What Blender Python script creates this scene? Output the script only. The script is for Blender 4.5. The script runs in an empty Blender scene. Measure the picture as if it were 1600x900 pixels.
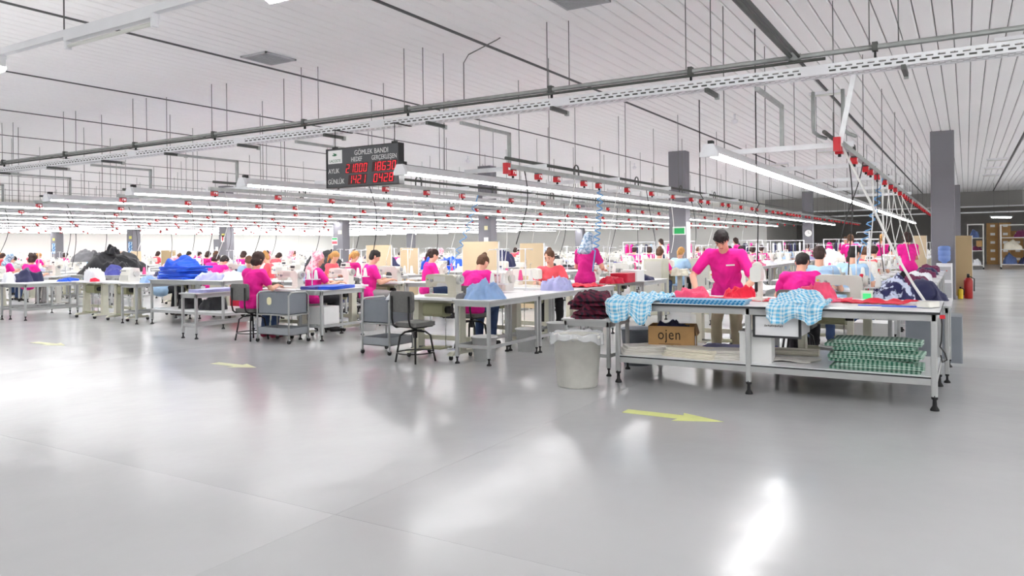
import bpy, bmesh, math, random
from mathutils import Vector, Matrix, noise, Euler
random.seed(7)
PI = math.pi
SC = bpy.context.scene
COL = SC.collection

# ------------------------------------------------------------------ camera, world, exposure
CAM_H = 1.45
YAW = math.radians(31.1)
FWD = Vector((-math.sin(YAW), math.cos(YAW), 0))
RGT = Vector((math.cos(YAW), math.sin(YAW), 0))
cam = bpy.data.cameras.new('camera')
cam.sensor_width = 36.0
cam.lens = 36.0 * 1177.0 / 1600.0
cam.shift_y = -66.0 / 1600.0
cam.clip_end = 200
camo = bpy.data.objects.new('camera', cam)
COL.objects.link(camo)
right = (RGT - Vector((0, 0, .011))).normalized()
up = (RGT * .011 + Vector((0, 0, 1))).normalized()
m = Matrix((right, up, -FWD)).transposed().to_4x4()
m.translation = (0, 0, CAM_H)
camo.matrix_world = m
SC.camera = camo

w = bpy.data.worlds.new('world')
SC.world = w
w.use_nodes = True
w.node_tree.nodes['Background'].inputs[0].default_value = (.9, .93, 1, 1)
w.node_tree.nodes['Background'].inputs[1].default_value = .3
SC.view_settings.view_transform = 'Standard'
SC.view_settings.look = 'None'
SC.view_settings.gamma = 1
SC.view_settings.use_curve_mapping = False
SC.view_settings.exposure = 0.45
TUBE_STRENGTH = 17.0
SC.cycles.use_denoising = True
SC.cycles.max_bounces = 10
SC.cycles.diffuse_bounces = 6
SC.cycles.sample_clamp_indirect = 8

# ------------------------------------------------------------------ materials
_M = {}
SPEC = {}
def spec(name, col, rough=.6, metal=0., var=.06, scale=6., **k):
    SPEC[name] = dict(col=col, rough=rough, metal=metal, var=var, scale=scale, **k)
def lin(c):
    return tuple((x / 12.92 if x <= .04045 else ((x + .055) / 1.055) ** 2.4) for x in c)
def rgb(r, g, b):
    return lin((r / 255, g / 255, b / 255))

def mat(name):
    if name in _M:
        return _M[name]
    s = SPEC[name]
    mt = bpy.data.materials.new(name)
    mt.use_nodes = True
    nt = mt.node_tree
    N, L = nt.nodes, nt.links
    bs = N['Principled BSDF']
    c = s['col']
    bs.inputs['Roughness'].default_value = s['rough']
    bs.inputs['Metallic'].default_value = s['metal']
    bs.inputs['Base Color'].default_value = (*c, 1)
    if 'spec' in s:
        bs.inputs['Specular IOR Level'].default_value = s['spec']
    if 'sheen' in s:
        bs.inputs['Sheen Weight'].default_value = s['sheen']
    if 'emit' in s:
        bs.inputs['Emission Color'].default_value = (*s.get('ecol', c), 1)
        bs.inputs['Emission Strength'].default_value = s['emit']
    if 'alpha' in s:
        bs.inputs['Alpha'].default_value = s['alpha']
    if 'trans' in s:
        bs.inputs['Transmission Weight'].default_value = s['trans']
    tc = N.new('ShaderNodeTexCoord')
    if 'check' in s:                                   # gingham: two crossed stripe sets in cloth coordinates
        sp = N.new('ShaderNodeSeparateXYZ')
        L.new(tc.outputs['UV'], sp.inputs[0])
        add = N.new('ShaderNodeMath'); add.operation = 'ADD'
        for i in (0, 1):
            mu = N.new('ShaderNodeMath'); mu.operation = 'MULTIPLY'; mu.inputs[1].default_value = s['check']
            fr = N.new('ShaderNodeMath'); fr.operation = 'FRACT'
            gt = N.new('ShaderNodeMath'); gt.operation = 'GREATER_THAN'; gt.inputs[1].default_value = .5
            L.new(sp.outputs[i], mu.inputs[0]); L.new(mu.outputs[0], fr.inputs[0])
            L.new(fr.outputs[0], gt.inputs[0]); L.new(gt.outputs[0], add.inputs[i])
        hf = N.new('ShaderNodeMath'); hf.operation = 'MULTIPLY'; hf.inputs[1].default_value = .5
        L.new(add.outputs[0], hf.inputs[0])
        rp = N.new('ShaderNodeValToRGB'); rp.color_ramp.interpolation = 'CONSTANT'
        e = rp.color_ramp.elements
        e[0].position = 0; e[0].color = (*c, 1)
        e[1].position = .75; e[1].color = (*s['c2'], 1)
        x = e.new(.25); x.color = tuple((a + b) / 2 for a, b in zip(c, s['c2'])) + (1,)
        L.new(hf.outputs[0], rp.inputs[0])
        L.new(rp.outputs[0], bs.inputs['Base Color'])
    elif 'blot' in s:                                  # blotched print
        nz = N.new('ShaderNodeTexNoise'); nz.inputs['Scale'].default_value = s['scale']; nz.inputs['Detail'].default_value = 3
        L.new(tc.outputs['Object'], nz.inputs[0])
        rp = N.new('ShaderNodeValToRGB')
        rp.color_ramp.elements[0].position = .47; rp.color_ramp.elements[0].color = (*c, 1)
        rp.color_ramp.elements[1].position = .53; rp.color_ramp.elements[1].color = (*s['blot'], 1)
        L.new(nz.outputs[0], rp.inputs[0]); L.new(rp.outputs[0], bs.inputs['Base Color'])
    elif s['var'] > 0:
        nz = N.new('ShaderNodeTexNoise'); nz.inputs['Scale'].default_value = s['scale']; nz.inputs['Detail'].default_value = 4
        L.new(tc.outputs['Object'], nz.inputs[0])
        rp = N.new('ShaderNodeValToRGB')
        v = s['var']
        rp.color_ramp.elements[0].position = .3; rp.color_ramp.elements[0].color = tuple(max(0, x * (1 - v)) for x in c) + (1,)
        rp.color_ramp.elements[1].position = .7; rp.color_ramp.elements[1].color = tuple(min(1, x * (1 + v)) for x in c) + (1,)
        L.new(nz.outputs[0], rp.inputs[0]); L.new(rp.outputs[0], bs.inputs['Base Color'])
    if 'bump' in s:
        nb = N.new('ShaderNodeTexNoise'); nb.inputs['Scale'].default_value = s.get('bscale', 40); nb.inputs['Detail'].default_value = 3
        L.new(tc.outputs['Object'], nb.inputs[0])
        bp = N.new('ShaderNodeBump'); bp.inputs['Strength'].default_value = s['bump']; bp.inputs['Distance'].default_value = s.get('bdist', .01)
        L.new(nb.outputs[0], bp.inputs['Height']); L.new(bp.outputs[0], bs.inputs['Normal'])
    _M[name] = mt
    return mt

spec('plank_white', rgb(248, 247, 247), .55, var=.025, scale=.35)
spec('ceiling_dark', rgb(120, 120, 120), .8)
spec('seam_metal', rgb(95, 95, 96), .6, .3)
spec('wall_white', rgb(238, 237, 232), .7, var=.02, scale=.3)
spec('wall_grey', rgb(150, 148, 145), .75, var=.05, scale=.3)
spec('column_grey', rgb(128, 127, 134), .6, var=.03, scale=1)
spec('tube', (1, 1, 1), .4, var=0, emit=TUBE_STRENGTH, ecol=(1., .99, .985))
spec('tube_off', rgb(225, 226, 220), .3, var=.02)
spec('fixture_white', rgb(236, 237, 240), .45, var=.02)
spec('fixture_grey', rgb(178, 180, 184), .45, .2, var=.04)
spec('reflector', rgb(222, 223, 225), .5, 0, var=.03)
spec('galv', rgb(166, 170, 168), .42, .5, var=.12, scale=9)
spec('galv_light', rgb(236, 238, 240), .4, .15, var=.06, scale=7)
spec('galv_dark', rgb(92, 95, 92), .5, .5, var=.12)
spec('rod', rgb(120, 120, 118), .5, .4)
spec('socket_red', rgb(205, 22, 38), .4, var=.05)
spec('black', rgb(24, 24, 26), .5)
spec('black_gloss', rgb(14, 14, 16), .25)
spec('rubber', rgb(34, 34, 36), .8)
spec('tabletop', rgb(240, 241, 243), .3, var=.015, scale=3)
spec('edge_dark', rgb(45, 47, 50), .5)
spec('alu', rgb(186, 188, 188), .42, .35, var=.04)
spec('leg_grey', rgb(176, 178, 178), .45, .15, var=.04)
spec('beige', rgb(204, 203, 186), .5, var=.04)
spec('olive_beige', rgb(150, 150, 118), .55, var=.06)
spec('machine', rgb(232, 230, 222), .35, var=.03)
spec('machine_grey', rgb(206, 205, 198), .38, var=.03)
spec('machine_tan', rgb(196, 192, 176), .42, var=.04)
spec('steel', rgb(190, 192, 195), .25, .9)
spec('seat_grey', rgb(110, 110, 108), .85, var=.08, scale=30)
spec('cart_grey', rgb(128, 134, 142), .6, var=.04)
spec('tray_grey', rgb(150, 155, 160), .5, var=.04)
spec('bin_grey', rgb(204, 203, 196), .5, var=.1, scale=5)
spec('bag_clear', rgb(240, 242, 244), .2, var=.05, alpha=.4)
spec('bucket_white', rgb(232, 233, 232), .4, var=.02)
spec('cardboard', rgb(178, 140, 92), .8, var=.07, scale=9)
spec('board_beige', rgb(216, 196, 162), .7, var=.04, scale=2)
spec('board_tan', rgb(192, 168, 128), .7, var=.05, scale=2)
spec('ink', rgb(40, 30, 24), .8, var=0)
spec('ink_soft', rgb(120, 118, 116), .8, var=0)
spec('paper', rgb(244, 244, 242), .7, var=.02)
spec('paper_cream', rgb(236, 230, 190), .7, var=.02)
spec('sign_face', rgb(74, 76, 80), .5, var=.03)
spec('sign_frame', rgb(20, 20, 22), .4)
spec('sign_text', rgb(226, 226, 226), .6, var=0)
spec('led_bed', rgb(60, 8, 12), .5, var=0)
spec('led', rgb(255, 30, 50), .5, var=0, emit=1.6, ecol=rgb(255, 18, 40))
spec('exit_green', rgb(30, 150, 80), .5, var=.02, emit=.25)
spec('exit_box', rgb(235, 238, 235), .5)
spec('logo_green', rgb(25, 105, 65), .6, var=0)
spec('poster_blue', rgb(60, 125, 185), .6, blot=rgb(190, 215, 235), scale=9)
spec('poster_yellow', rgb(225, 220, 120), .6, var=.1)
spec('floor_yellow', rgb(226, 232, 148), .4, var=.05, scale=7)
spec('floor_yellow_faded', rgb(220, 222, 176), .4, var=.08, scale=7)
spec('ext_red', rgb(165, 26, 24), .35)
spec('water_blue', rgb(120, 150, 215), .1, var=.08, alpha=.85)
spec('skin', rgb(226, 172, 146), .55, var=.03, scale=9)
spec('lips', rgb(186, 104, 96), .5, var=0)
spec('eye', rgb(36, 26, 22), .3, var=0)
spec('hair_dark', rgb(58, 40, 36), .8, var=.25, scale=40)
spec('hair_black', rgb(40, 34, 34), .8, var=.2, scale=40)
spec('hair_brown', rgb(96, 66, 46), .8, var=.25, scale=40)
spec('hair_blond', rgb(190, 142, 84), .8, var=.2, scale=40)
spec('pink', rgb(236, 26, 150), .85, var=.08, scale=8, bump=.25, bscale=12)
spec('magenta', rgb(205, 18, 128), .85, var=.1, scale=8, bump=.25, bscale=12)
spec('pink_dusty', rgb(222, 140, 160), .85, blot=rgb(240, 200, 205), scale=18)
spec('coral', rgb(240, 92, 104), .85, var=.06, bump=.2, bscale=12)
spec('shirt_blue', rgb(168, 200, 232), .85, var=.05, bump=.2, bscale=12)
spec('shirt_white', rgb(232, 234, 240), .85, var=.04, bump=.2, bscale=12)
spec('jeans', rgb(52, 74, 112), .85, var=.12, scale=14)
spec('khaki', rgb(174, 164, 138), .85, var=.06)
spec('trouser_black', rgb(34, 34, 40), .85, var=.1)
spec('trouser_grey', rgb(150, 148, 148), .85, var=.06)
spec('shoe_dark', rgb(40, 38, 40), .6)
spec('shoe_red', rgb(150, 40, 70), .6)
spec('scarf_pale', rgb(196, 208, 222), .85, blot=rgb(120, 150, 180), scale=22)
def fabric(n, c, **k):
    spec(n, c, .85, var=k.pop('var', .1), scale=k.pop('scale', 9), sheen=.15, **k)
fabric('cloth_blue', rgb(28, 88, 214)); fabric('cloth_navy', rgb(44, 46, 84)); fabric('cloth_indigo', rgb(70, 74, 150))
fabric('cloth_black', rgb(40, 40, 44), var=.3); fabric('cloth_charcoal', rgb(120, 120, 124), var=.12); fabric('cloth_lavender', rgb(176, 178, 222))
fabric('cloth_white', rgb(236, 238, 244), var=.03); fabric('cloth_sky', rgb(150, 182, 226)); fabric('cloth_mint', rgb(200, 228, 214))
fabric('cloth_pink', rgb(238, 84, 124)); fabric('cloth_red', rgb(232, 34, 66)); fabric('cloth_crimson', rgb(196, 22, 56))
fabric('cloth_rose', rgb(226, 110, 150)); fabric('cloth_cream', rgb(232, 226, 210), var=.04); fabric('cloth_denim', rgb(84, 104, 152))
fabric('cloth_plum', rgb(110, 40, 80)); fabric('cloth_interlining', rgb(222, 218, 212), var=.03)
spec('cloth_burgundy', rgb(112, 26, 56), .85, check=14, c2=rgb(30, 24, 40))
spec('cloth_floral', rgb(214, 222, 244), .85, blot=rgb(44, 46, 92), scale=11)
spec('gingham_blue', rgb(232, 244, 250), .85, check=26, c2=rgb(98, 190, 230))
spec('gingham_small', rgb(190, 226, 240), .85, check=24, c2=rgb(20, 128, 186))
spec('gingham_green', rgb(196, 220, 208), .85, check=26, c2=rgb(28, 98, 74))
spec('cone_white', rgb(240, 240, 236), .8, var=.03); spec('cone_navy', rgb(40, 44, 84), .8); spec('cone_red', rgb(206, 30, 60), .8); spec('cone_pink', rgb(236, 90, 150), .8)
spec('hose_blue', rgb(110, 165, 215), .4); spec('hose_white', rgb(236, 236, 232), .4)
spec('screen_green', rgb(70, 200, 120), .4, var=0, emit=.5)
spec('sticker', rgb(232, 190, 60), .6)
spec('rack_metal', rgb(205, 205, 200), .5, .2)
spec('ext_yellow', rgb(222, 186, 40), .5)

# floor: glossy grey epoxy with mottling, faint lift joints and soft relief
def floor_material():
    mt = bpy.data.materials.new('epoxy_floor'); mt.use_nodes = True
    nt = mt.node_tree; N, L = nt.nodes, nt.links
    bs = N['Principled BSDF']
    tc = N.new('ShaderNodeTexCoord')
    n1 = N.new('ShaderNodeTexNoise'); n1.inputs['Scale'].default_value = .35; n1.inputs['Detail'].default_value = 5
    L.new(tc.outputs['Object'], n1.inputs[0])
    rp = N.new('ShaderNodeValToRGB')
    rp.color_ramp.elements[0].position = .3; rp.color_ramp.elements[0].color = (*rgb(180, 181, 182), 1)
    rp.color_ramp.elements[1].position = .7; rp.color_ramp.elements[1].color = (*rgb(194, 195, 196), 1)
    L.new(n1.outputs[0], rp.inputs[0])
    oi = N.new('ShaderNodeObjectInfo')
    hs = N.new('ShaderNodeHueSaturation')
    vr = N.new('ShaderNodeMapRange'); vr.inputs['To Min'].default_value = .94; vr.inputs['To Max'].default_value = 1.05
    L.new(oi.outputs['Random'], vr.inputs[0]); L.new(vr.outputs[0], hs.inputs['Value'])
    L.new(rp.outputs[0], hs.inputs['Color']); L.new(hs.outputs[0], bs.inputs['Base Color'])
    n2 = N.new('ShaderNodeTexNoise'); n2.inputs['Scale'].default_value = .9; n2.inputs['Detail'].default_value = 4
    L.new(tc.outputs['Object'], n2.inputs[0])
    mr = N.new('ShaderNodeMapRange'); mr.inputs['From Min'].default_value = .3; mr.inputs['From Max'].default_value = .7
    mr.inputs['To Min'].default_value = .165; mr.inputs['To Max'].default_value = .225
    L.new(n2.outputs[0], mr.inputs[0])
    rr = N.new('ShaderNodeMapRange'); rr.inputs['To Min'].default_value = .0; rr.inputs['To Max'].default_value = .03
    ad = N.new('ShaderNodeMath'); ad.operation = 'ADD'
    L.new(oi.outputs['Random'], rr.inputs[0]); L.new(rr.outputs[0], ad.inputs[0]); L.new(mr.outputs[0], ad.inputs[1]); L.new(ad.outputs[0], bs.inputs['Roughness'])
    n3 = N.new('ShaderNodeTexNoise'); n3.inputs['Scale'].default_value = 1.6; n3.inputs['Detail'].default_value = 3
    L.new(tc.outputs['Object'], n3.inputs[0])
    bp = N.new('ShaderNodeBump'); bp.inputs['Strength'].default_value = .5; bp.inputs['Distance'].default_value = .014
    L.new(n3.outputs[0], bp.inputs['Height']); L.new(bp.outputs[0], bs.inputs['Normal'])
    bs.inputs['Specular IOR Level'].default_value = .2
    _M['epoxy_floor'] = mt
floor_material()

# ------------------------------------------------------------------ mesh builder
class MB:
    def __init__(s, m='machine'):
        s.v = []; s.f = []; s.fm = []; s.sm = []; s.m = m; s.uv = None
    def _add(s, vs, fs, m=None, smooth=False):
        o = len(s.v); s.v += [tuple(x) for x in vs]
        for f in fs:
            s.f.append(tuple(i + o for i in f)); s.fm.append(m or s.m); s.sm.append(smooth)
        return s
    def box(s, x0, y0, z0, x1, y1, z1, m=None, M=None):
        vs = [Vector((x, y, z)) for z in (z0, z1) for y in (y0, y1) for x in (x0, x1)]
        if M is not None: vs = [M @ v for v in vs]
        return s._add(vs, [(0, 2, 3, 1), (4, 5, 7, 6), (0, 1, 5, 4), (2, 6, 7, 3), (0, 4, 6, 2), (1, 3, 7, 5)], m)
    def cbox(s, c, d, m=None, M=None):
        return s.box(c[0] - d[0] / 2, c[1] - d[1] / 2, c[2] - d[2] / 2, c[0] + d[0] / 2, c[1] + d[1] / 2, c[2] + d[2] / 2, m, M)
    def rbox(s, x0, y0, z0, x1, y1, z1, r=.02, m=None, n=3, axis='z'):
        """box with four rounded corners in the plane across `axis`"""
        lo, hi = {'z': ((x0, y0), (x1, y1)), 'y': ((x0, z0), (x1, z1)), 'x': ((y0, z0), (y1, z1))}[axis]
        pts = []
        for cx, cy, a0 in ((hi[0] - r, hi[1] - r, 0), (lo[0] + r, hi[1] - r, 90), (lo[0] + r, lo[1] + r, 180), (hi[0] - r, lo[1] + r, 270)):
            for i in range(n + 1):
                a = math.radians(a0 + 90 * i / n); pts.append((cx + r * math.cos(a), cy + r * math.sin(a)))
        a, b = {'z': (z0, z1), 'y': (y0, y1), 'x': (x0, x1)}[axis]
        return s.prism(pts, axis, a, b, m)
    def prism(s, pts, axis, a, b, m=None, smooth=False):
        P = {'z': lambda p, t: (p[0], p[1], t), 'y': lambda p, t: (p[0], t, p[1]), 'x': lambda p, t: (t, p[0], p[1])}[axis]
        n = len(pts)
        vs = [P(p, a) for p in pts] + [P(p, b) for p in pts]
        fs = [(i, (i + 1) % n, (i + 1) % n + n, i + n) for i in range(n)]
        s._add(vs, fs, m, smooth)
        o = len(s.v) - 2 * n
        s.f.append(tuple(range(o + n - 1, o - 1, -1))); s.fm.append(m or s.m); s.sm.append(False)
        s.f.append(tuple(range(o + n, o + 2 * n))); s.fm.append(m or s.m); s.sm.append(False)
        return s
    def cyl(s, p0, p1, r0, r1=None, n=8, m=None, caps=True):
        r1 = r0 if r1 is None else r1
        p0, p1 = Vector(p0), Vector(p1); d = (p1 - p0).normalized()
        a = d.orthogonal().normalized(); b = d.cross(a)
        vs = []
        for p, r in ((p0, r0), (p1, r1)):
            for i in range(n):
                t = 2 * PI * i / n; vs.append(p + a * (r * math.cos(t)) + b * (r * math.sin(t)))
        s._add(vs, [(i, (i + 1) % n, (i + 1) % n + n, i + n) for i in range(n)], m, True)
        if caps:
            o = len(s.v) - 2 * n
            s.f.append(tuple(range(o + n - 1, o - 1, -1))); s.fm.append(m or s.m); s.sm.append(False)
            s.f.append(tuple(range(o + n, o + 2 * n))); s.fm.append(m or s.m); s.sm.append(False)
        return s
    def tube(s, pts, r, n=6, m=None):
        pts = [Vector(p) for p in pts]; k = len(pts); vs = []; prev = None
        for i, p in enumerate(pts):
            d = (pts[min(i + 1, k - 1)] - pts[max(i - 1, 0)]).normalized()
            if prev is None: a = d.orthogonal().normalized()
            else:
                a = prev - d * prev.dot(d); a = a.normalized() if a.length > 1e-6 else d.orthogonal().normalized()
            prev = a; b = d.cross(a)
            for j in range(n):
                t = 2 * PI * j / n; vs.append(p + a * (r * math.cos(t)) + b * (r * math.sin(t)))
        fs = [(i * n + j, i * n + (j + 1) % n, (i + 1) * n + (j + 1) % n, (i + 1) * n + j) for i in range(k - 1) for j in range(n)]
        fs.append(tuple(range(n - 1, -1, -1))); fs.append(tuple(range((k - 1) * n, k * n)))
        return s._add(vs, fs, m, True)
    def lathe(s, prof, c=(0, 0, 0), n=14, m=None, ex=1., ey=1.):
        c = Vector(c); vs = []
        for r, z in prof:
            for j in range(n):
                t = 2 * PI * j / n; vs.append(c + Vector((r * ex * math.cos(t), r * ey * math.sin(t), z)))
        k = len(prof)
        fs = [(i * n + j, i * n + (j + 1) % n, (i + 1) * n + (j + 1) % n, (i + 1) * n + j) for i in range(k - 1) for j in range(n)]
        fs.append(tuple(range(n - 1, -1, -1))); fs.append(tuple(range((k - 1) * n, k * n)))
        return s._add(vs, fs, m, True)
    def ell(s, c, r, M=None, n=10, k=8, m=None):
        c = Vector(c); vs = []; 
        for i in range(1, k):
            ph = PI * i / k
            for j in range(n):
                t = 2 * PI * j / n
                p = Vector((r[0] * math.sin(ph) * math.cos(t), r[1] * math.sin(ph) * math.sin(t), r[2] * math.cos(ph)))
                vs.append(c + (M @ p if M is not None else p))
        top = Vector((0, 0, r[2])); 
        vs.append(c + (M @ top if M is not None else top)); vs.append(c - (M @ top if M is not None else top))
        T, B = len(vs) - 2, len(vs) - 1
        fs = [(i * n + j, (i + 1) * n + j, (i + 1) * n + (j + 1) % n, i * n + (j + 1) % n) for i in range(k - 2) for j in range(n)]
        fs += [(T, j, (j + 1) % n) for j in range(n)] + [(B, (k - 2) * n + (j + 1) % n, (k - 2) * n + j) for j in range(n)]
        return s._add(vs, fs, m, True)
    def cap(s, p0, p1, r0, r1=None, n=10, m=None):
        """tapered capsule"""
        r1 = r0 if r1 is None else r1
        p0, p1 = Vector(p0), Vector(p1); d = (p1 - p0)
        d = d.normalized() if d.length > 1e-6 else Vector((0, 0, 1))
        a = d.orthogonal().normalized(); b = d.cross(a); vs = []
        rings = [(p0 - d * r0 * math.cos(t), r0 * math.sin(t)) for t in (.35, .8, 1.25)] + [(p0, r0), (p1, r1)] + [(p1 + d * r1 * math.cos(t), r1 * math.sin(t)) for t in (1.25, .8, .35)]
        for p, r in rings:
            for j in range(n):
                t = 2 * PI * j / n; vs.append(p + a * (r * math.cos(t)) + b * (r * math.sin(t)))
        k = len(rings)
        fs = [(i * n + j, i * n + (j + 1) % n, (i + 1) * n + (j + 1) % n, (i + 1) * n + j) for i in range(k - 1) for j in range(n)]
        fs.append(tuple(range(n - 1, -1, -1))); fs.append(tuple(range((k - 1) * n, k * n)))
        return s._add(vs, fs, m, True)
    def join(s, o, M=None):
        k = len(s.v)
        s.v += [tuple(M @ Vector(v)) if M is not None else v for v in o.v]
        s.f += [tuple(i + k for i in f) for f in o.f]; s.fm += o.fm; s.sm += o.sm
        return s
    def mesh(s, name):
        me = bpy.data.meshes.new(name)
        me.from_pydata(s.v, [], s.f)
        names = []
        for x in s.fm:
            if x not in names: names.append(x)
        for x in names: me.materials.append(mat(x))
        ix = {x: i for i, x in enumerate(names)}
        me.polygons.foreach_set('material_index', [ix[x] for x in s.fm])
        me.polygons.foreach_set('use_smooth', s.sm)
        if s.uv:
            uvl = me.uv_layers.new(name='UVMap')
            for l in me.loops: uvl.data[l.index].uv = s.uv[l.vertex_index]
        me.update()
        return me

# ------------------------------------------------------------------ objects
def link(name, data, parent=None):
    o = bpy.data.objects.new(name, data); COL.objects.link(o)
    if parent is not None: o.parent = parent
    return o
def tag(o, label, cat, group=None):
    o['label'] = label; o['category'] = cat
    if group: o['group'] = group
    return o
def place(o, loc, rz=0):
    o.location = loc; o.rotation_euler = (0, 0, rz)
    return o
def struct(name, me, parent=None):
    o = link(name, me, parent)
    if parent is None: o['kind'] = 'structure'
    return o
def solid(name, mb, label, cat, loc=(0, 0, 0), rz=0, group=None):
    """a thing that is a single mesh"""
    return tag(place(link(name, mb.mesh(name) if isinstance(mb, MB) else mb), loc, rz), label, cat, group)
class Kind:
    """a thing with parts: parts = [(name, MB, index of parent part or None, label or None)]"""
    def __init__(s, name): s.name = name; s.parts = []; s.meshes = None; s.far = None
    def add(s, name, mb, parent=None, label=None):
        s.parts.append((name, mb, parent, label)); return len(s.parts) - 1
    def spawn(s, label, cat, loc=(0, 0, 0), rz=0, group=None, far=False, name=None):
        if far:
            if s.far is None:
                a = MB()
                for p in s.parts: a.join(p[1])
                s.far = a.mesh(s.name)
            return tag(place(link(name or s.name, s.far), loc, rz), label, cat, group)
        if s.meshes is None: s.meshes = [p[1].mesh(p[0]) if isinstance(p[1], MB) else p[1] for p in s.parts]
        root = tag(place(link(name or s.name, None), loc, rz), label, cat, group)
        root.empty_display_size = .1
        made = []
        for (n, mb, par, lab), me in zip(s.parts, s.meshes):
            o = link(n, me, root if par is None else made[par]); made.append(o)
            if lab: o['label'] = lab
        return root
def text_mesh(body, size, m, extrude=.001, squash=1., shear=0., align='LEFT', space=1.):
    cu = bpy.data.curves.new('text', 'FONT'); cu.body = body; cu.size = size; cu.extrude = extrude; cu.shear = shear
    cu.align_x = align; cu.space_character = space; cu.resolution_u = 3
    o = bpy.data.objects.new('text', cu); COL.objects.link(o)
    dg = bpy.context.evaluated_depsgraph_get()
    me = bpy.data.meshes.new_from_object(o.evaluated_get(dg))
    bpy.data.objects.remove(o); bpy.data.curves.remove(cu)
    me.transform(Matrix.Diagonal((squash, 1, 1, 1)))
    me.materials.clear(); me.materials.append(mat(m))
    return me
UPRIGHT = Matrix.Rotation(PI / 2, 4, 'X')          # text plane XY -> XZ facing -Y

# ================================================================== the hall
X0, X1, Y0, Y1, ZC = -43.6, 13.5, -9.0, 60.0, 4.2
XS, YS = -11.0, 50.0
COLX = [-.5 - 6.83 * k for k in range(7)]
flo = struct('floor', MB('epoxy_floor').box(X0 - .3, Y0 - .3, -.2, X1 + .3, Y1 + .3, -.012).mesh('floor'))
SX = [X0 - .3] + [-2.95 + 6.83 * k for k in range(-6, 3) if X0 < -2.95 + 6.83 * k < X1] + [X1 + .3]
SY = [Y0 - .3] + [3.0 + 7.1 * k for k in range(-1, 9) if Y0 < 3.0 + 7.1 * k < Y1] + [Y1 + .3]
for a, c in zip(SX, SX[1:]):
    for d, e in zip(SY, SY[1:]):
        link('slab', MB('epoxy_floor').box(a + .0007, d + .0007, -.011, c - .0007, e - .0007, 0).mesh('slab'), flo)
ceil = struct('ceiling', MB('ceiling_dark').box(X0 - .3, Y0 - .3, ZC + .03, X1 + .3, Y1 + .3, ZC + .2).mesh('ceiling'))
struct('wall_left', MB('wall_white').box(X0 - .3, Y0, 0, X0, Y1, ZC + .03).mesh('wall'))
struct('wall_right', MB('wall_white').box(X1, Y0, 0, X1 + .3, Y1, ZC + .03).mesh('wall'))
struct('wall_back', MB('wall_grey').box(XS, Y1, 0, X1 + .3, Y1 + .3, ZC + .03).mesh('wall'))
struct('wall_far', MB('wall_white').box(X0 - .3, YS, 0, XS, YS + .3, ZC + .03).box(XS - .3, YS + .3, 0, XS, Y1, ZC + .03).mesh('wall'))
struct('wall_front', MB('wall_white').box(X0 - .3, Y0 - .3, 0, X1 + .3, Y0, ZC + .03).mesh('wall'))
SEAM0, BAY = -2.15, 3.46
pw = (BAY - .05) / 17
pm = MB('plank_white').prism([(-pw / 2 + .005, .028), (-pw / 2 + .007, .010), (-pw / 2 + .018, 0), (pw / 2 - .018, 0), (pw / 2 - .007, .010), (pw / 2 - .005, .028)], 'y', Y0, Y1).mesh('plank')
sm_ = MB('seam_metal').prism([(-.022, .029), (-.022, .004), (-.012, -.012), (.012, -.012), (.022, .004), (.022, .029)], 'y', Y0, Y1).mesh('joint_strip')
b = 5
while SEAM0 + b * BAY > X0 - BAY:
    xs = SEAM0 + b * BAY
    if X0 < xs < X1: link('joint_strip', sm_, ceil).location = (xs, 0, ZC)
    for i in range(17):
        x = xs - .025 - pw * (i + .5)
        if X0 + .1 < x < X1 - .1: link('plank', pm, ceil).location = (x, 0, ZC)
    b -= 1
# columns
ck = MB('column_grey').rbox(-.26, -.2, 0, .26, .2, ZC + .02, .015, n=1)
cm = ck.mesh('column')
n = 0
for y in (.4, 21.85, 43.2):
    for x in COLX:
        if y < 1 and x > -8: continue
        n += 1
        struct('column_%d' % n, cm).location = (x, y, 0)
struct('trim_1', MB('wall_grey').box(XS, 49.6, 3.3, X1, 50, ZC + .02).mesh('trim'))
struct('door_1', MB('column_grey').box(X0, 33.2, 0, X0 + .06, 34.6, 2.1).box(X0 + .06, 33.3, 1.3, X0 + .07, 33.5, 1.6, 'paper').mesh('door'))

# ------------------------------------------------------------------ floor arrows
def arrow(x, y, L, wd, m='floor_yellow'):
    p = [(0, wd * .22), (L * .58, wd * .22), (L * .55, wd * .5), (L, 0), (L * .55, -wd * .5), (L * .58, -wd * .22), (0, -wd * .22)]
    return MB(m).prism([(a + x, c + y) for a, c in p][::-1], 'z', .0005, .002)
solid('floor_arrow', arrow(-2.56, 6.12, .86, .32), 'pale yellow arrow painted on the floor before the cutting table', 'arrow')
solid('floor_arrow', arrow(-8.2, 6.24, .78, .3, 'floor_yellow_faded'), 'pale yellow floor arrow before the empty chair and trolleys', 'arrow')
solid('floor_arrow', arrow(-12.7, 6.32, .9, .3, 'floor_yellow_faded'), 'faded yellow floor arrow before the bench of blue fabric', 'arrow')

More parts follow.
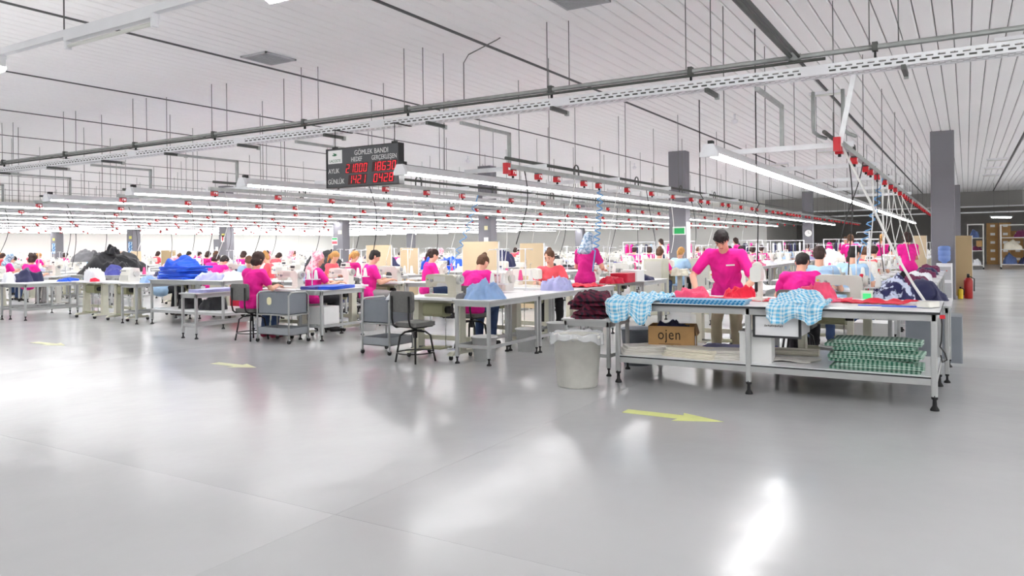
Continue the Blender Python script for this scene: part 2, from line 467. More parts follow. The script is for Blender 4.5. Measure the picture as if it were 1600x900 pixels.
# ------------------------------------------------------------------ light rows, busbars
NTH = ['first', 'second', 'third', 'fourth', 'fifth', 'sixth', 'seventh', 'eighth', 'ninth', 'tenth', 'eleventh', 'twelfth', 'thirteenth', 'fourteenth']
LX = [-2.39, -6.35, -9.45, -12.33, -15.0, -18.0, -21.0, -24.0, -27.0, -30.0, -33.0, -36.0, -39.0, -41.8]
ZL = 2.43
LEND = 46.6
RODL = ZC - (ZL + .1)
rod_me = MB('rod').cyl((0, 0, 0), (0, 0, RODL), .006, n=5).mesh('hanging_rod')
rodb_me = MB('rod').cyl((0, 0, 0), (0, 0, ZC - 2.52), .006, n=5).mesh('hanging_rod')
def refl_prof(w0, w1, h):
    t = .006
    return [(-w1, h), (w1, h), (w0, .02), (w0, 0), (w0 - t, 0), (w0 - t, .02), (w1 - t, h - t), (-w1 + t, h - t), (-w0 + t, .02), (-w0 + t, 0), (-w0, 0), (-w0, .02)][::-1]
SEG = 2.9
tube_me = MB('tube').prism([(-.083, .012), (-.066, -.022), (-.03, -.036), (.03, -.036), (.066, -.022), (.083, .012)], 'y', .01, SEG - .01).mesh('diffuser')
def end_cap():
    return MB('fixture_white').prism([(-.1, -.035), (.1, -.035), (.1, .01), (.05, .105), (-.05, .105), (-.1, .01)], 'y', -.03, .02)
cap_me = end_cap().mesh('end_cap')
clip_me = MB('black').cbox((0, .06, .122), (.05, .08, .05)).mesh('hanger_clip')
for i, x in enumerate(LX):
    ys = 7.72 if i else 8.15
    ns = int((LEND - ys) / SEG)
    L = ns * SEG
    root = tag(place(link('light_row', None), (x, ys, ZL)), 'long fluorescent light row, %s from the bright one over the cutting table' % NTH[i - 1] if i else 'bright row of fluorescent tubes hung over the cutting table', 'ceiling light', 'fluorescent light rows')
    hb = MB('reflector').prism(refl_prof(.095, .045, .1), 'y', 0, L)
    link('reflector', hb.mesh('reflector'), root)
    link('end_cap', cap_me, root); link('end_cap', cap_me, root).location = (0, L + .02, 0)
    link('hanger_clip', clip_me, root)
    for k in range(ns):
        link('diffuser', tube_me, root).location = (0, k * SEG, .012)
    k = 0
    while .6 + k * 2.1 < L:
        link('hanging_rod', rod_me, root).location = (0, .6 + k * 2.1 + (i * .37) % .5, .098); k += 1
for q, x in enumerate((4.4, 7.6, 10.8)):  # unseen light rows added to brighten the right-hand ceiling and floor
    root = tag(place(link('light_row', None), (x, -2.5, ZL)), 'unseen fluorescent row added to brighten the right side, %s from the aisle' % NTH[q], 'ceiling light', 'added light rows beyond the right aisle')
    link('reflector', MB('reflector').prism(refl_prof(.095, .045, .1), 'y', 0, 16 * SEG).mesh('reflector'), root)
    link('end_cap', cap_me, root); link('end_cap', cap_me, root).location = (0, 16 * SEG + .02, 0)
    for k in range(16): link('diffuser', tube_me, root).location = (0, k * SEG, .012)
    for k in range(12): link('hanging_rod', rod_me, root).location = (0, .6 + k * 4, .098)
sock = MB('socket_red').rbox(-.07, -.05, -.12, .07, .05, -.015, .02, axis='y').box(-.05, -.055, -.085, .05, -.05, -.03, 'paper')
sock.box(-.035, -.058, -.1, -.005, -.05, -.05, 'socket_red').cyl((.02, 0, -.12), (.02, 0, -.16), .022, n=8, m='black')
sock = sock.join(MB('galv_dark').box(-.08, -.04, -.02, .08, .04, .03))
# boxes sit on the rail with their printed side outwards to the right
sock_me = MB().join(sock, Matrix.Rotation(PI / 2, 4, 'Z') @ Matrix.Scale(.72, 4)).mesh('socket_box')
hoop_me = MB('galv_dark').tube([(0, -.08, 0)] + [(0, -.08 * math.cos(t), .1 + .08 * math.sin(t)) for t in (0, .5, 1.05, 1.57, 2.1, 2.64, PI)] + [(0, .08, 0)], .012).mesh('hoop')
BUSX = []
for i, x in enumerate(LX):
    bx = x + 1.27
    BUSX.append(bx)
    ys, L = 8.35, 38.0
    root = tag(place(link('busbar', None), (bx, ys, 2.45)), 'grey overhead busbar with red socket boxes, %s from the one above the cutting table' % NTH[i - 1] if i else 'grey overhead busbar with red socket boxes running to the water cooler column', 'busbar', 'busbars over the sewing lines')
    link('rail', MB('galv').box(-.03, 0, 0, .03, L, .06).mesh('rail'), root)
    link('feed_pipe', MB('galv_dark').cyl((-.16, .2, .17), (-.16, L, .17), .022, n=8).mesh('feed_pipe'), root)
    y = .1; k = 0
    rnd = random.Random(i)
    while y < L - .5:
        if (i < 6 or y < 24): link('socket_box', sock_me, root).location = (.0, y, 0)
        y += rnd.choice((.55, .7, .9, 1.2)) * (1 if i < 2 else 2.0); k += 1
    for k in range(int(L / 2.9)):
        link('hanging_rod', rodb_me, root).location = (-.16, .9 + k * 2.9 + (i * .53) % .6, .07)
    if i < 6:
        for k in range(4): link('hoop', hoop_me, root).location = (-.1, 2.2 + k * 2.5, .06)
# cross channels tying light row and busbar
chan = MB('galv_light').box(-.06, -.03, 0, 1.31, .03, .06)
chan_me = chan.mesh('cross_channel')
for i, x in enumerate(LX[:7]):
    for k in range(5 if i < 2 else 3):
        tag(place(link('cross_channel', chan_me), (x, 9.3 + k * 2.6, ZL + .102)), 'short galvanised channel to the busbar, %s along the %s light row' % (NTH[k], NTH[i]), 'channel', 'cross channels over the light rows')

# ------------------------------------------------------------------ cable tray with pipe across the hall
TZ, TY = 3.14, 8.12
TX0, TX1 = -41., 6.5
root = tag(place(link('cable_tray', None), (0, 0, 0)), 'long perforated galvanised cable tray hung across all the sewing lines', 'cable tray')
def perf(mb, P, rows, x0, x1, pitch=.1, slot=.062):
    """rows: list of (a,b,kind,shift): kind 1 is slotted"""
    for a, c, kd, sh in rows:
        if not kd:
            mb._add([P(x0, a), P(x1, a), P(x1, c), P(x0, c)], [(0, 1, 2, 3)])
        else:
            x = x0 + sh
            while x < x1:
                mb._add([P(x, a), P(x + pitch - slot, a), P(x + pitch - slot, c), P(x, c)], [(0, 1, 2, 3)]); x += pitch
pt = MB('galv_light')
PX = -24.
rows = [(0, .022, 0, 0), (.022, .04, 1, 0), (.04, .058, 0, 0), (.058, .076, 1, .05), (.076, .1, 0, 0)]
perf(pt, lambda x, a: (x, TY, TZ + a), rows, PX, TX1)
perf(pt, lambda x, a: (x, TY + .22, TZ + a), rows, PX, TX1)
rows = [(0, .05, 0, 0), (.05, .065, 1, 0), (.065, .105, 0, 0), (.105, .12, 1, .05), (.12, .165, 0, 0), (.165, .18, 1, 0), (.18, .22, 0, 0)]
perf(pt, lambda x, a: (x, TY + a, TZ), rows, PX, TX1)
pt.box(TX0, TY, TZ, PX, TY + .004, TZ + .1).box(TX0, TY, TZ, PX, TY + .22, TZ + .004).box(TX0, TY + .216, TZ, PX, TY + .22, TZ + .1)
pt.box(PX, TY - .004, TZ + .096, TX1, TY + .004, TZ + .102)
link('tray', pt.mesh('tray'), root)
link('cable_bundle', MB('galv_dark').box(TX0, TY + .012, TZ + .008, TX1, TY + .205, TZ + .07).mesh('cable_bundle'), root)
for x in (-12.9, -10.0, -7.1, -4.2, -1.3, 1.6):
    link('joint_plate', MB('fixture_white').box(-.13, -.006, .005, .13, -.001, .095).mesh('joint_plate'), root).location = (x, TY, TZ)
arm_me = MB('galv_dark').box(-.02, -.03, -.045, .02, .4, 0).box(-.021, .36, -.06, .021, .41, .0, 'galv').mesh('bracket')
trod = MB('rod').cyl((0, 0, 0), (0, 0, ZC - TZ - .22), .006, n=5).mesh('hanging_rod')
clamp = MB('galv_dark').box(-.025, -.04, -.04, .025, .04, .045).box(-.01, .0, -.1, .01, .03, -.03, 'black').mesh('clamp')
x = 5.2
while x > TX0:
    link('bracket', arm_me, root).location = (x, TY, TZ)
    x -= 1.9
root2 = tag(place(link('water_pipe', None), (0, TY + .06, TZ + .22)), 'grey steel pipe pair running above the perforated cable tray', 'pipe')
link('pipe', MB('galv').cyl((TX0, 0, 0), (TX1, 0, 0), .027, n=10).mesh('pipe'), root2)
link('conduit', MB('galv_dark').cyl((TX0, -.03, -.055), (-1.2, -.03, -.055), .016, n=8).mesh('conduit'), root2)
for x in (-.75, -2.6, -4.35, -6.6, -8.6, -10.7, -12.9, -15.2, -17.6, -20, -22.5, -25, -28, -31, -34):
    link('clamp', clamp, root2).location = (x, 0, 0)
    link('hanging_rod', trod, root2).location = (x - .05, 0, 0); link('hanging_rod', trod, root2).location = (x + .2, .1, 0)
link('elbow', MB('galv').cyl((0, -.09, .0), (0, .1, 0), .04, n=10).cyl((-.06, 0, 0), (.06, 0, 0), .036, n=10).mesh('elbow'), root2).location = (-1.5, 0, 0)
cp = tag(place(link('branch_pipe', None), (-1.53, TY + .06, TZ + .22)), 'dark twin branch pipe running from the tray pipe over the aisle', 'pipe')
link('pipe', MB('galv_dark').cyl((0, 0, 0), (0, -14, 0), .024, n=8).mesh('pipe'), cp); link('conduit', MB('galv_dark').cyl((.075, 0, 0), (.075, -14, 0), .016, n=8).mesh('conduit'), cp)
for q in range(4): link('hanging_rod', trod, cp).location = (0, -4.2 - q * 3, .0)
# L-shaped conduit drops from the tray to each light row
for i, x in enumerate(LX[:8]):
    dx = .62 if i else .5
    d = MB('galv').box(-.022, .1, TZ - .07, .022, 1.35, TZ - .03).box(-.022, 1.31, ZL + .17, .022, 1.35, TZ - .03)
    if i < 5: d.box(-.022, 1.31, ZL + .115, .022, 1.35, ZL + .17)
    else: d.box(-.022, 1.31, ZL + .115, .022, 1.35, ZL + .17)
    tag(place(link('conduit_drop', d.mesh('conduit_drop')), (x + dx, TY, 0)), 'L-shaped galvanised conduit dropping from the tray to the %s light row' % NTH[i], 'conduit', 'conduit drops from the tray')
for x, y in ((-1.42, 8.75), (-1.12, 8.75)):
    solid('conduit_elbow', MB('galv').tube([(0, 0, TZ - .05), (0, 0, 2.72), (0, .03, 2.66), (.04, .1, 2.62), (.1, .2, 2.6)], .02, n=8), 'round conduit bending down from the tray to the first busbar', 'conduit', (x, y, 0), 0, 'round conduits over the first busbar')
solid('drop_channel', MB('galv_light').prism([(0, TZ + .02), (.045, TZ + .02), (-.09, 2.46), (-.14, 2.46)], 'y', 0, .03), 'slanted flat galvanised plate dropping from the tray to the first busbar', 'channel', (-.98, 8.31, 0))
for x in (-1.12, -5.08):
    solid('feed_box', MB('socket_red').rbox(-.035, -.05, -.09, .035, .05, .05, .015).box(.036, -.02, -.04, .038, .03, -.01, 'paper'), 'large red feed box at the head of a busbar', 'feed box', (x, 8.31, 2.47), 0, 'red feed boxes')

# ------------------------------------------------------------------ light trunking above the near aisle
def trunk(y, z, x0, x1, lit, label):
    root = tag(place(link('light_trunking', None), (0, y, z)), label, 'ceiling light')
    link('trunk', MB('fixture_white').box(x0, -.028, 0, x1, .028, .06).mesh('trunk'), root)
    for a, c, on in lit:
        f = link('batten', MB('fixture_white').box(a, -.03, -.035, c, .03, 0).box(a, -.025, -.1, a + .03, .025, -.035).box(c - .03, -.025, -.1, c, .025, -.035).mesh('batten'), root)
        link('tube', (MB('tube').cyl((a + .04, 0, -.1), (c - .04, 0, -.1), .05, n=8) if on else MB('tube_off').cyl((a + .03, 0, -.075), (c - .03, 0, -.075), .016, n=8)).mesh('tube'), f)
    k = x0 + .7
    while k < x1:
        link('hanging_rod', MB('rod').cyl((0, 0, .07), (0, 0, ZC - z), .006, n=5).mesh('hanging_rod'), root).location = (k, 0, 0); k += 2.4
trunk(3.5, 3.24, -24, 12, [(-6.46, -5.24, False)] + [(x, x + 1.6, True) for x in (-23, -21, -19, -17, -15, -13, -11, -9.12, -4.03, -2.2, -.3, 1.6, 3.6, 5.6, 7.6, 9.6)], 'white light trunking across the near aisle with one unlit tube')
trunk(-1.5, 3.24, -24, 12, [(x, x + 1.6, True) for x in range(-23, 11, 3)], 'added white light trunking lighting the foreground from behind, with evenly spaced tubes')  # added behind the camera to light the foreground
trunk(-6, 3.24, -24, 12, [(x, x + 1.6, True) for x in range(-22, 11, 4)], 'added white trunking near the front wall for foreground light, with widely spaced tubes')  # another unseen run, added for more foreground light

# ------------------------------------------------------------------ ceiling fittings
def vent(x0, y0, x1, y1, label):
    root = tag(place(link('ceiling_vent', None), (x0, y0, ZC - .012)), label, 'vent')
    W, D = x1 - x0, y1 - y0
    link('frame', MB('fixture_grey').box(0, 0, -.012, W, .03, .01).box(0, D - .03, -.012, W, D, .01).box(0, 0, -.012, .03, D, .01).box(W - .03, 0, -.012, W, D, .01).mesh('frame'), root)
    link('backing', MB('seam_metal').box(.02, .02, .0, W - .02, D - .02, .01).mesh('backing'), root)
    sl = MB('fixture_grey').box(.03, -.006, -.01, W - .03, .006, .0).mesh('slat')
    for k in range(12): link('slat', sl, root).location = (0, .03 + (D - .06) * (k + .5) / 12, 0)
vent(-3.95, 7.3, -3.4, 7.85, 'square grey louvred ceiling vent above the cutting table')
vent(-8.85, 7.22, -8.32, 7.78, 'square grey louvred ceiling vent over the trolleys')
for (x, y, g) in ((-2.15, 14.7, 0), (.65, 12.2, 0), (-3.5, 24, 0), (-5.5, 27, 0), (.9, 30, 0), (.9, 33.5, 0), (.9, 37, 0)):
    k = tag(place(link('surface_light', None), (x, y, ZC - .08)), 'small unlit batten fixed to the white ceiling planks', 'ceiling light', 'ceiling battens')
    link('body', MB('fixture_white').box(-.3, -.04, .03, .3, .04, .08).mesh('body'), k)
    link('tube', MB('tube_off').cyl((-.28, 0, .012), (.28, 0, .012), .018, n=8).mesh('tube'), k)
k = tag(place(link('ceiling_speaker', None), (-8.35, 11.6, ZC)), 'white box loudspeaker fixed to the ceiling above the sign', 'speaker')
link('bracket', MB('fixture_grey').box(-.03, -.03, -.12, .03, .03, 0).mesh('bracket'), k)
link('body', MB('fixture_white').prism([(-.17, -.32), (.17, -.32), (.12, -.1), (-.12, -.1)], 'y', -.1, .1).box(-.06, -.11, -.2, .06, -.1, -.12, 'tube_off').mesh('body'), k)
for (x, y) in ((-9.6, 24), (-4.2, 16.2), (-13, 19)):
    k = solid('sensor', MB('fixture_white').cyl((0, 0, -.1), (0, 0, 0), .02).lathe([(.02, -.1), (.07, -.13), (.07, -.17), (.03, -.2)], n=10), 'small white detector hanging from the ceiling planks', 'detector', (x, y, ZC), 0, 'ceiling detectors')
solid('conduit_loop', MB('rod').tube([(0, 0, ZC - .05), (-.05, 0, ZC - .07), (-.5, 0, ZC - .2), (-.58, 0, ZC - .3), (-.58, 0, 3.4)], .008), 'thin bent conduit curving from the ceiling to the tray', 'conduit', (-5.15, 8.3, 0))

# ================================================================== production display sign
def seven(mb, ch, x, z, w_, h_, m='led'):
    t = w_ * .2; sl = .14
    segs = {'a': (0, h_ - t, w_, h_), 'g': (0, h_ / 2 - t / 2, w_, h_ / 2 + t / 2), 'd': (0, 0, w_, t), 'f': (0, h_ / 2, t, h_), 'b': (w_ - t, h_ / 2, w_, h_), 'e': (0, 0, t, h_ / 2), 'c': (w_ - t, 0, w_, h_ / 2)}
    on = {'0': 'abcdef', '1': 'bc', '2': 'abged', '3': 'abgcd', '4': 'fgbc', '6': 'afgedc', '8': 'abcdefg'}[ch]
    for k in on:
        a, c, e, f = segs[k]
        a += .004; c += .004; e -= .004; f -= .004
        mb.prism([(x + a + c * sl, z + c), (x + e + c * sl, z + c), (x + e + f * sl, z + f), (x + a + f * sl, z + f)], 'y', -.004, -.001, m)
SW, SH = 1.34, .56
sg = tag(place(link('production_display', None), (-7.86, 7.9, 2.3)), 'dark LED production display reading GÖMLEK BANDI hung from the cable tray', 'sign')
link('case', MB('sign_frame').box(0, .0, 0, SW, .1, SH).mesh('case'), sg)
fr = link('frame', MB('sign_frame').box(0, -.012, 0, SW, 0, .012).box(0, -.012, SH - .012, SW, 0, SH).box(0, -.012, 0, .012, 0, SH).box(SW - .012, -.012, 0, SW, 0, SH).mesh('frame'), sg)
link('face', MB('sign_face').box(.012, -.001, .012, SW - .012, .001, SH - .012).mesh('face'), sg)
def sign_text(body, fx0, fx1, fz, size):
    me = text_mesh(body, size, 'sign_text', .0008)
    xs = [v.co.x for v in me.vertices]; a, c = min(xs), max(xs); k = (fx1 - fx0) * SW / (c - a)
    me.transform(Matrix.Translation((fx0 * SW, 0, 0)) @ Matrix.Diagonal((k, 1, 1, 1)) @ Matrix.Translation((-a, 0, 0))); me.transform(UPRIGHT)
    link('lettering', me, sg).location = (0, -.002, fz * SH)
sign_text('GÖMLEK BANDI', .4, .855, .79, .1); sign_text('HEDEF', .355, .505, .635, .092); sign_text('GERÇEKLEŞEN', .635, .965, .635, .09)
sign_text('AYLIK', .025, .185, .375, .095); sign_text('GÜNLÜK', .02, .255, .1, .1)
for txt, fx0, fx1, fz0, fz1 in (('21000', .275, .58, .36, .575), ('18630', .64, .965, .36, .575), ('1421', .31, .56, .08, .29), ('0428', .655, .93, .08, .29)):
    n = len(txt); bw = (fx1 - fx0) * SW / n; db = MB('led_bed').prism([(fx0 * SW - .01, fz0 * SH - .008), (fx1 * SW - .005, fz0 * SH - .008), (fx1 * SW + .015, fz1 * SH + .008), (fx0 * SW + .01, fz1 * SH + .008)], 'y', -.0018, -.001)
    bed = link('digit_window', db.mesh('digit_window'), sg)
    for i, ch in enumerate(txt):
        dm = MB('led'); seven(dm, ch, fx0 * SW + i * bw, fz0 * SH, bw * .72, (fz1 - fz0) * SH)
        link('digit', dm.mesh('digit'), bed)
lg = link('logo_plate', MB('paper').box(.025 * SW, -.004, .62 * SH, .225 * SW, -.001, .955 * SH).mesh('logo_plate'), sg)
croc = [(0, .35), (.1, .2), (.3, .12), (.55, .1), (.8, .2), (1, .42), (.86, .36), (.78, .5), (.9, .72), (.74, .62), (.6, .74), (.4, .78), (.2, .95), (.3, .72), (.12, .78), (.28, .58), (.45, .5), (.3, .42), (.12, .45)]
link('logo_mark', MB('logo_green').prism([(.085 * SW + a * .1, .8 * SH + c * .055) for a, c in croc], 'y', -.0055, -.004).mesh('logo_mark'), lg)
me = text_mesh('LACOSTE', .055, 'logo_green', .0006, .95, align='CENTER'); me.transform(UPRIGHT)
link('lettering', me, lg).location = (.125 * SW, -.0045, .655 * SH)
link('hanger', MB('black').cyl((.12, .05, SH), (.12, .05, .84), .006, n=5).cyl((SW - .12, .05, SH), (SW - .12, .05, .84), .006, n=5).box(.08, .03, SH, .16, .07, SH + .03).box(SW - .16, .03, SH, SW - .08, .07, SH + .03).box(.1, .03, .83, .14, .4, .842).box(SW - .14, .03, .83, SW - .1, .4, .842).mesh('hanger'), sg)

# ================================================================== cloth shapes
def nz(x, y, s, seed):
    return noise.noise(Vector((x * s + seed * 13.1, y * s - seed * 7.7, seed * 3.3)))
def fold(x, y, s, seed):
    q = 1 - abs(nz(x + .25 * nz(x, y, s * .7, seed + 5), y, s, seed)) * 2.2
    return max(-.3, q)
def ridge(x, y, f, seed, an=.0):
    ca, sa = math.cos(an), math.sin(an)
    x, y = (x * ca + y * sa) * .42, -x * sa + y * ca
    wx = x + .5 / f * nz(x, y, f * .7, seed + 5); wy = y + .5 / f * nz(x, y, f * .7, seed + 9)
    return max(0., 1 - abs(nz(wx, wy, f, seed)) * 2.8)
def heap(wd, dp, h, m, seed=0, k=22, fs=None, sharp=.5, flat=.8):
    """a crumpled heap of cloth sitting on z=0"""
    mb = MB(m); sz = max(.2, min(wd, dp)); f1 = fs or 2.7 / sz
    vs = []; uv = []
    for top in (1, 0):
        for i in range(k + 1):
            for j in range(k + 1):
                u, v = i / k * 2 - 1, j / k * 2 - 1
                x = u * math.sqrt(1 - v * v / 2); y = v * math.sqrt(1 - u * u / 2)
                r = min(1, math.hypot(x, y)); a = math.atan2(y, x)
                ca, sa = math.cos(a), math.sin(a)
                ir = .84 + .34 * noise.noise(Vector((ca * 1.5, sa * 1.5, seed * 2.7))) + .14 * noise.noise(Vector((ca * 4, sa * 4, seed * 1.3)))
                X, Y = x * wd / 2 * ir, y * dp / 2 * ir
                if top:
                    d = max(0, 1 - r ** 2.2) ** flat
                    e = min(1, (1 - r) * 6)
                    low = .5 + .9 * nz(X, Y, 1.2 / sz, seed)
                    a1 = seed * 1.7 + 1.3 * nz(X, Y, 1. / sz, seed + 8)
                    z = h * d * (.42 + .5 * low) + h * e * sharp * ((ridge(X, Y, f1, seed + 1, a1) - .4) * .55 + (ridge(X, Y, f1 * 1.9, seed + 4, a1 + 1.1) - .35) * .34 + (ridge(X, Y, f1 * 3.6, seed + 6, a1 + .5) - .35) * .14) + .02 * e
                    z = max(z, .006 * e)
                    X += .16 * sz * nz(X, Y, f1 * 1.1, seed + 2) * e; Y += .16 * sz * nz(X, Y, f1 * 1.1, seed + 3) * e
                else: z = 0
                vs.append((X, Y, z)); uv.append((X + z * .7, Y + z * .7))
    n = k + 1; fs_ = []
    for i in range(k):
        for j in range(k):
            a = i * n + j
            fs_.append((a, a + n, a + n + 1, a + 1)); o = n * n; fs_.append((o + a, o + a + 1, o + a + n + 1, o + a + n))
    mb._add(vs, fs_, None, True); mb.uv = uv
    return mb
def sheet(P, nu, nv, m, t=.006, uvs=(1, 1)):
    """solid cloth sheet: P(u,v) -> top surface point"""
    mb = MB(m); vs = []; uv = []
    for s in (0, 1):
        for i in range(nu + 1):
            for j in range(nv + 1):
                p = Vector(P(i / nu, j / nv))
                if s:
                    e = 1e-3
                    a = Vector(P(min(1, i / nu + e), j / nv)) - Vector(P(max(0, i / nu - e), j / nv)); c = Vector(P(i / nu, min(1, j / nv + e))) - Vector(P(i / nu, max(0, j / nv - e)))
                    nn = a.cross(c); p = p - (nn.normalized() if nn.length > 1e-12 else Vector((0, 0, 1))) * t
                vs.append(p); uv.append((i / nu * uvs[0], j / nv * uvs[1]))
    n = nv + 1; o = (nu + 1) * n; f = []
    for i in range(nu):
        for j in range(nv):
            a = i * n + j; f.append((a, a + n, a + n + 1, a + 1)); f.append((o + a, o + a + 1, o + a + n + 1, o + a + n))
    for i in range(nu):
        a = i * n; f.append((a, o + a, o + a + n, a + n)); a = i * n + nv; f.append((a, a + n, o + a + n, o + a))
    for j in range(nv):
        f.append((j, j + 1, o + j + 1, o + j)); a = nu * n + j; f.append((a, o + a, o + a + 1, a + 1))
    mb._add(vs, f, None, True); mb.uv = uv
    return mb
def folded(wd, dp, t, m, seed=0, layers=2, droop=0.):
    """one folded garment: rounded slab with visible fold lips, bottom at z=0"""
    mb = MB(m); uv = []
    for L in range(layers):
        z0 = t * L / layers; z1 = t * (L + 1) / layers
        nx, prof = 14, []
        hh = (z1 - z0) / 2
        for q in range(9):
            a = -PI / 2 + PI * q / 8; prof.append((dp / 2 - hh + hh * math.cos(a), (z0 + z1) / 2 + hh * math.sin(a)))
        for q in range(1, 6): prof.append((dp / 2 - hh - (dp - 2 * hh) * q / 6, z1))
        for q in range(9):
            a = PI / 2 + PI * q / 8; prof.append((-dp / 2 + hh + hh * math.cos(a), (z0 + z1) / 2 + hh * math.sin(a)))
        for q in range(1, 6): prof.append((-dp / 2 + hh + (dp - 2 * hh) * q / 6, z0))
        vs = []; n = len(prof); s_ = 0; pl = [0]
        for q in range(1, n): s_ += math.dist(prof[q], prof[q - 1]); pl.append(s_)
        for i in range(nx + 1):
            u = i / nx * 2 - 1
            sc = 1 - .03 * abs(u) ** 6
            for q, (y, z) in enumerate(prof):
                x = u * wd / 2 + .012 * noise.noise(Vector((u * 2, y * 5, seed + L)))
                yy = y * sc + .014 * noise.noise(Vector((u * 2.5, z * 40, seed + L + .5)))
                zz = z * (1 + .18 * noise.noise(Vector((u * 2.2, y * 3, seed * 1.7 + .3)))) if z > 1e-4 else z
                zz -= droop * max(0, abs(u) - .6) * z / max(t, 1e-4)
                vs.append((x, yy, max(0, zz))); uv.append((x, pl[q]))
        f = [(i * n + q, i * n + (q + 1) % n, (i + 1) * n + (q + 1) % n, (i + 1) * n + q) for i in range(nx) for q in range(n)]
        f.append(tuple(range(n - 1, -1, -1))); f.append(tuple(range(nx * n, (nx + 1) * n)))
        mb._add(vs, f, None, True)
    mb.uv = uv
    return mb
CW = {'cloth_blue': 'bright blue', 'cloth_navy': 'navy', 'cloth_indigo': 'indigo', 'cloth_black': 'black', 'cloth_charcoal': 'grey', 'cloth_lavender': 'lavender', 'cloth_white': 'white', 'cloth_sky': 'sky blue', 'cloth_mint': 'mint green', 'cloth_pink': 'pink', 'cloth_red': 'red', 'cloth_crimson': 'crimson', 'cloth_rose': 'rose', 'cloth_cream': 'cream', 'cloth_denim': 'denim blue', 'cloth_plum': 'plum', 'cloth_floral': 'navy and white floral'}
def pile(x, y, z, wd, dp, h, m, label, seed=0, rz=0, k=30, group=None, **kw):
    return solid('fabric_pile', heap(wd, dp, h, m, seed, k, **kw), label, 'fabric', (x, y, z), rz, group)

# ================================================================== furniture kinds
def foot_mb(x, y, m='rubber'):
    return MB(m).cyl((x, y, .02), (x, y, .1), .011, n=6).lathe([(.03, 0), (.03, .012), (.014, .03)], (x, y, 0), 10).cyl((x, y, .07), (x, y, .1), .018, n=8)
def bench_kind(W, L, H, shelf=None, leg='leg_grey', mid=False, ov=.02, top_m='tabletop', rails=True, edge='alu'):
    """W along x, L along y; origin at the low-x low-y corner on the floor"""
    k = Kind('work_bench')
    t = k.add('tabletop', MB(top_m).box(0, 0, H - .022, W, L, H))
    k.add('edge_band', MB(edge).box(-.002, -.002, H - .022, W + .002, 0, H - .003).box(-.002, L, H - .022, W + .002, L + .002, H - .003).box(-.002, 0, H - .022, 0, L, H - .003).box(W, 0, H - .022, W + .002, L, H - .003), t)
    s = .042
    a = MB(leg).box(ov, ov, H - .08, W - ov, ov + .03, H - .022).box(ov, L - ov - .03, H - .08, W - ov, L - ov, H - .022).box(ov, ov + .03, H - .08, ov + .03, L - ov - .03, H - .022).box(W - ov - .03, ov + .03, H - .08, W - ov, L - ov - .03, H - .022)
    k.add('apron', a)
    ys = (ov, L - ov - s) if not mid else (ov, L / 2 - s / 2, L - ov - s)
    for x in (ov, W - ov - s):
        for y in ys:
            g = k.add('leg', MB(leg).rbox(x, y, .09, x + s, y + s, H - .022, .008, n=2))
            k.add('foot', foot_mb(x + s / 2, y + s / 2), g)
    if rails:
        k.add('rail', MB(leg).box(ov + .01, ov + s, .2, ov + .035, L - ov - s, .24)); k.add('rail', MB(leg).box(W - ov - .035, ov + s, .2, W - ov - .01, L - ov - s, .24))
        k.add('rail', MB(leg).box(ov + s, ov + .01, .2, W - ov - s, ov + .035, .24))
    if shelf:
        k.add('shelf', MB('tabletop').box(ov + .005, ov + .005, shelf - .02, W - ov - .005, L - ov - .005, shelf))
        k.add('shelf_frame', MB(leg).box(ov + s, ov, shelf - .07, W - ov - s, ov + .025, shelf - .02).box(ov, ov + s, shelf - .07, ov + .025, L - ov - s, shelf - .02).box(W - ov - .025, ov + s, shelf - .07, W - ov, L - ov - s, shelf - .02))
    return k
def castor(x, y, m='rubber'):
    return MB(m).cyl((x - .012, y, .03), (x + .012, y, .03), .03, n=12).box(x - .018, y - .02, .045, x + .018, y + .015, .065, 'steel')
# sewing machine table: 1.0 x .52, origin under its centre, operator on the -y side
def sew_table(leg='beige', brace='olive_beige'):
    k = Kind('sewing_table')
    W, D, H = 1.0, .52, .79
    k.add('tabletop', MB('tabletop').rbox(-W / 2, -D / 2, H - .03, W / 2, D / 2, H, .04))
    k.add('frame', MB(leg).box(-W / 2 + .08, -.03, H - .08, W / 2 - .08, .03, H - .03))
    k.add('crossbar', MB(leg).box(-W / 2 + .1, .12, .2, W / 2 - .1, .15, .26))
    for x in (-W / 2 + .16, W / 2 - .16):
        g = k.add('pedestal', MB(leg).prism([(-.07, .1), (.07, .1), (.055, H - .06), (-.055, H - .06)], 'x', x - .04, x + .04).box(x - .045, -.2, H - .06, x + .045, .2, H - .03))
        h = k.add('base', MB(leg).prism([(-.26, .06), (.26, .06), (.2, .1), (-.2, .1)], 'x', x - .04, x + .04))
        for y in (-.22, .22): k.add('castor', castor(x, y), h)
    k.add('motor', MB(brace).rbox(-.2, -.1, H - .26, .12, .1, H - .08, .04, axis='x').cyl((.12, 0, H - .17), (.2, 0, H - .17), .05, n=12, m='black'))
    k.add('pedal', MB(brace).box(-.16, -.2, .12, .16, .06, .135).cyl((-.34, -.05, .12), (.34, -.05, .12), .012, n=6, m='steel'))
    k.add('pull_rod', MB('steel').cyl((.1, .0, .13), (.1, 0, H - .2), .006, n=5))
    return k
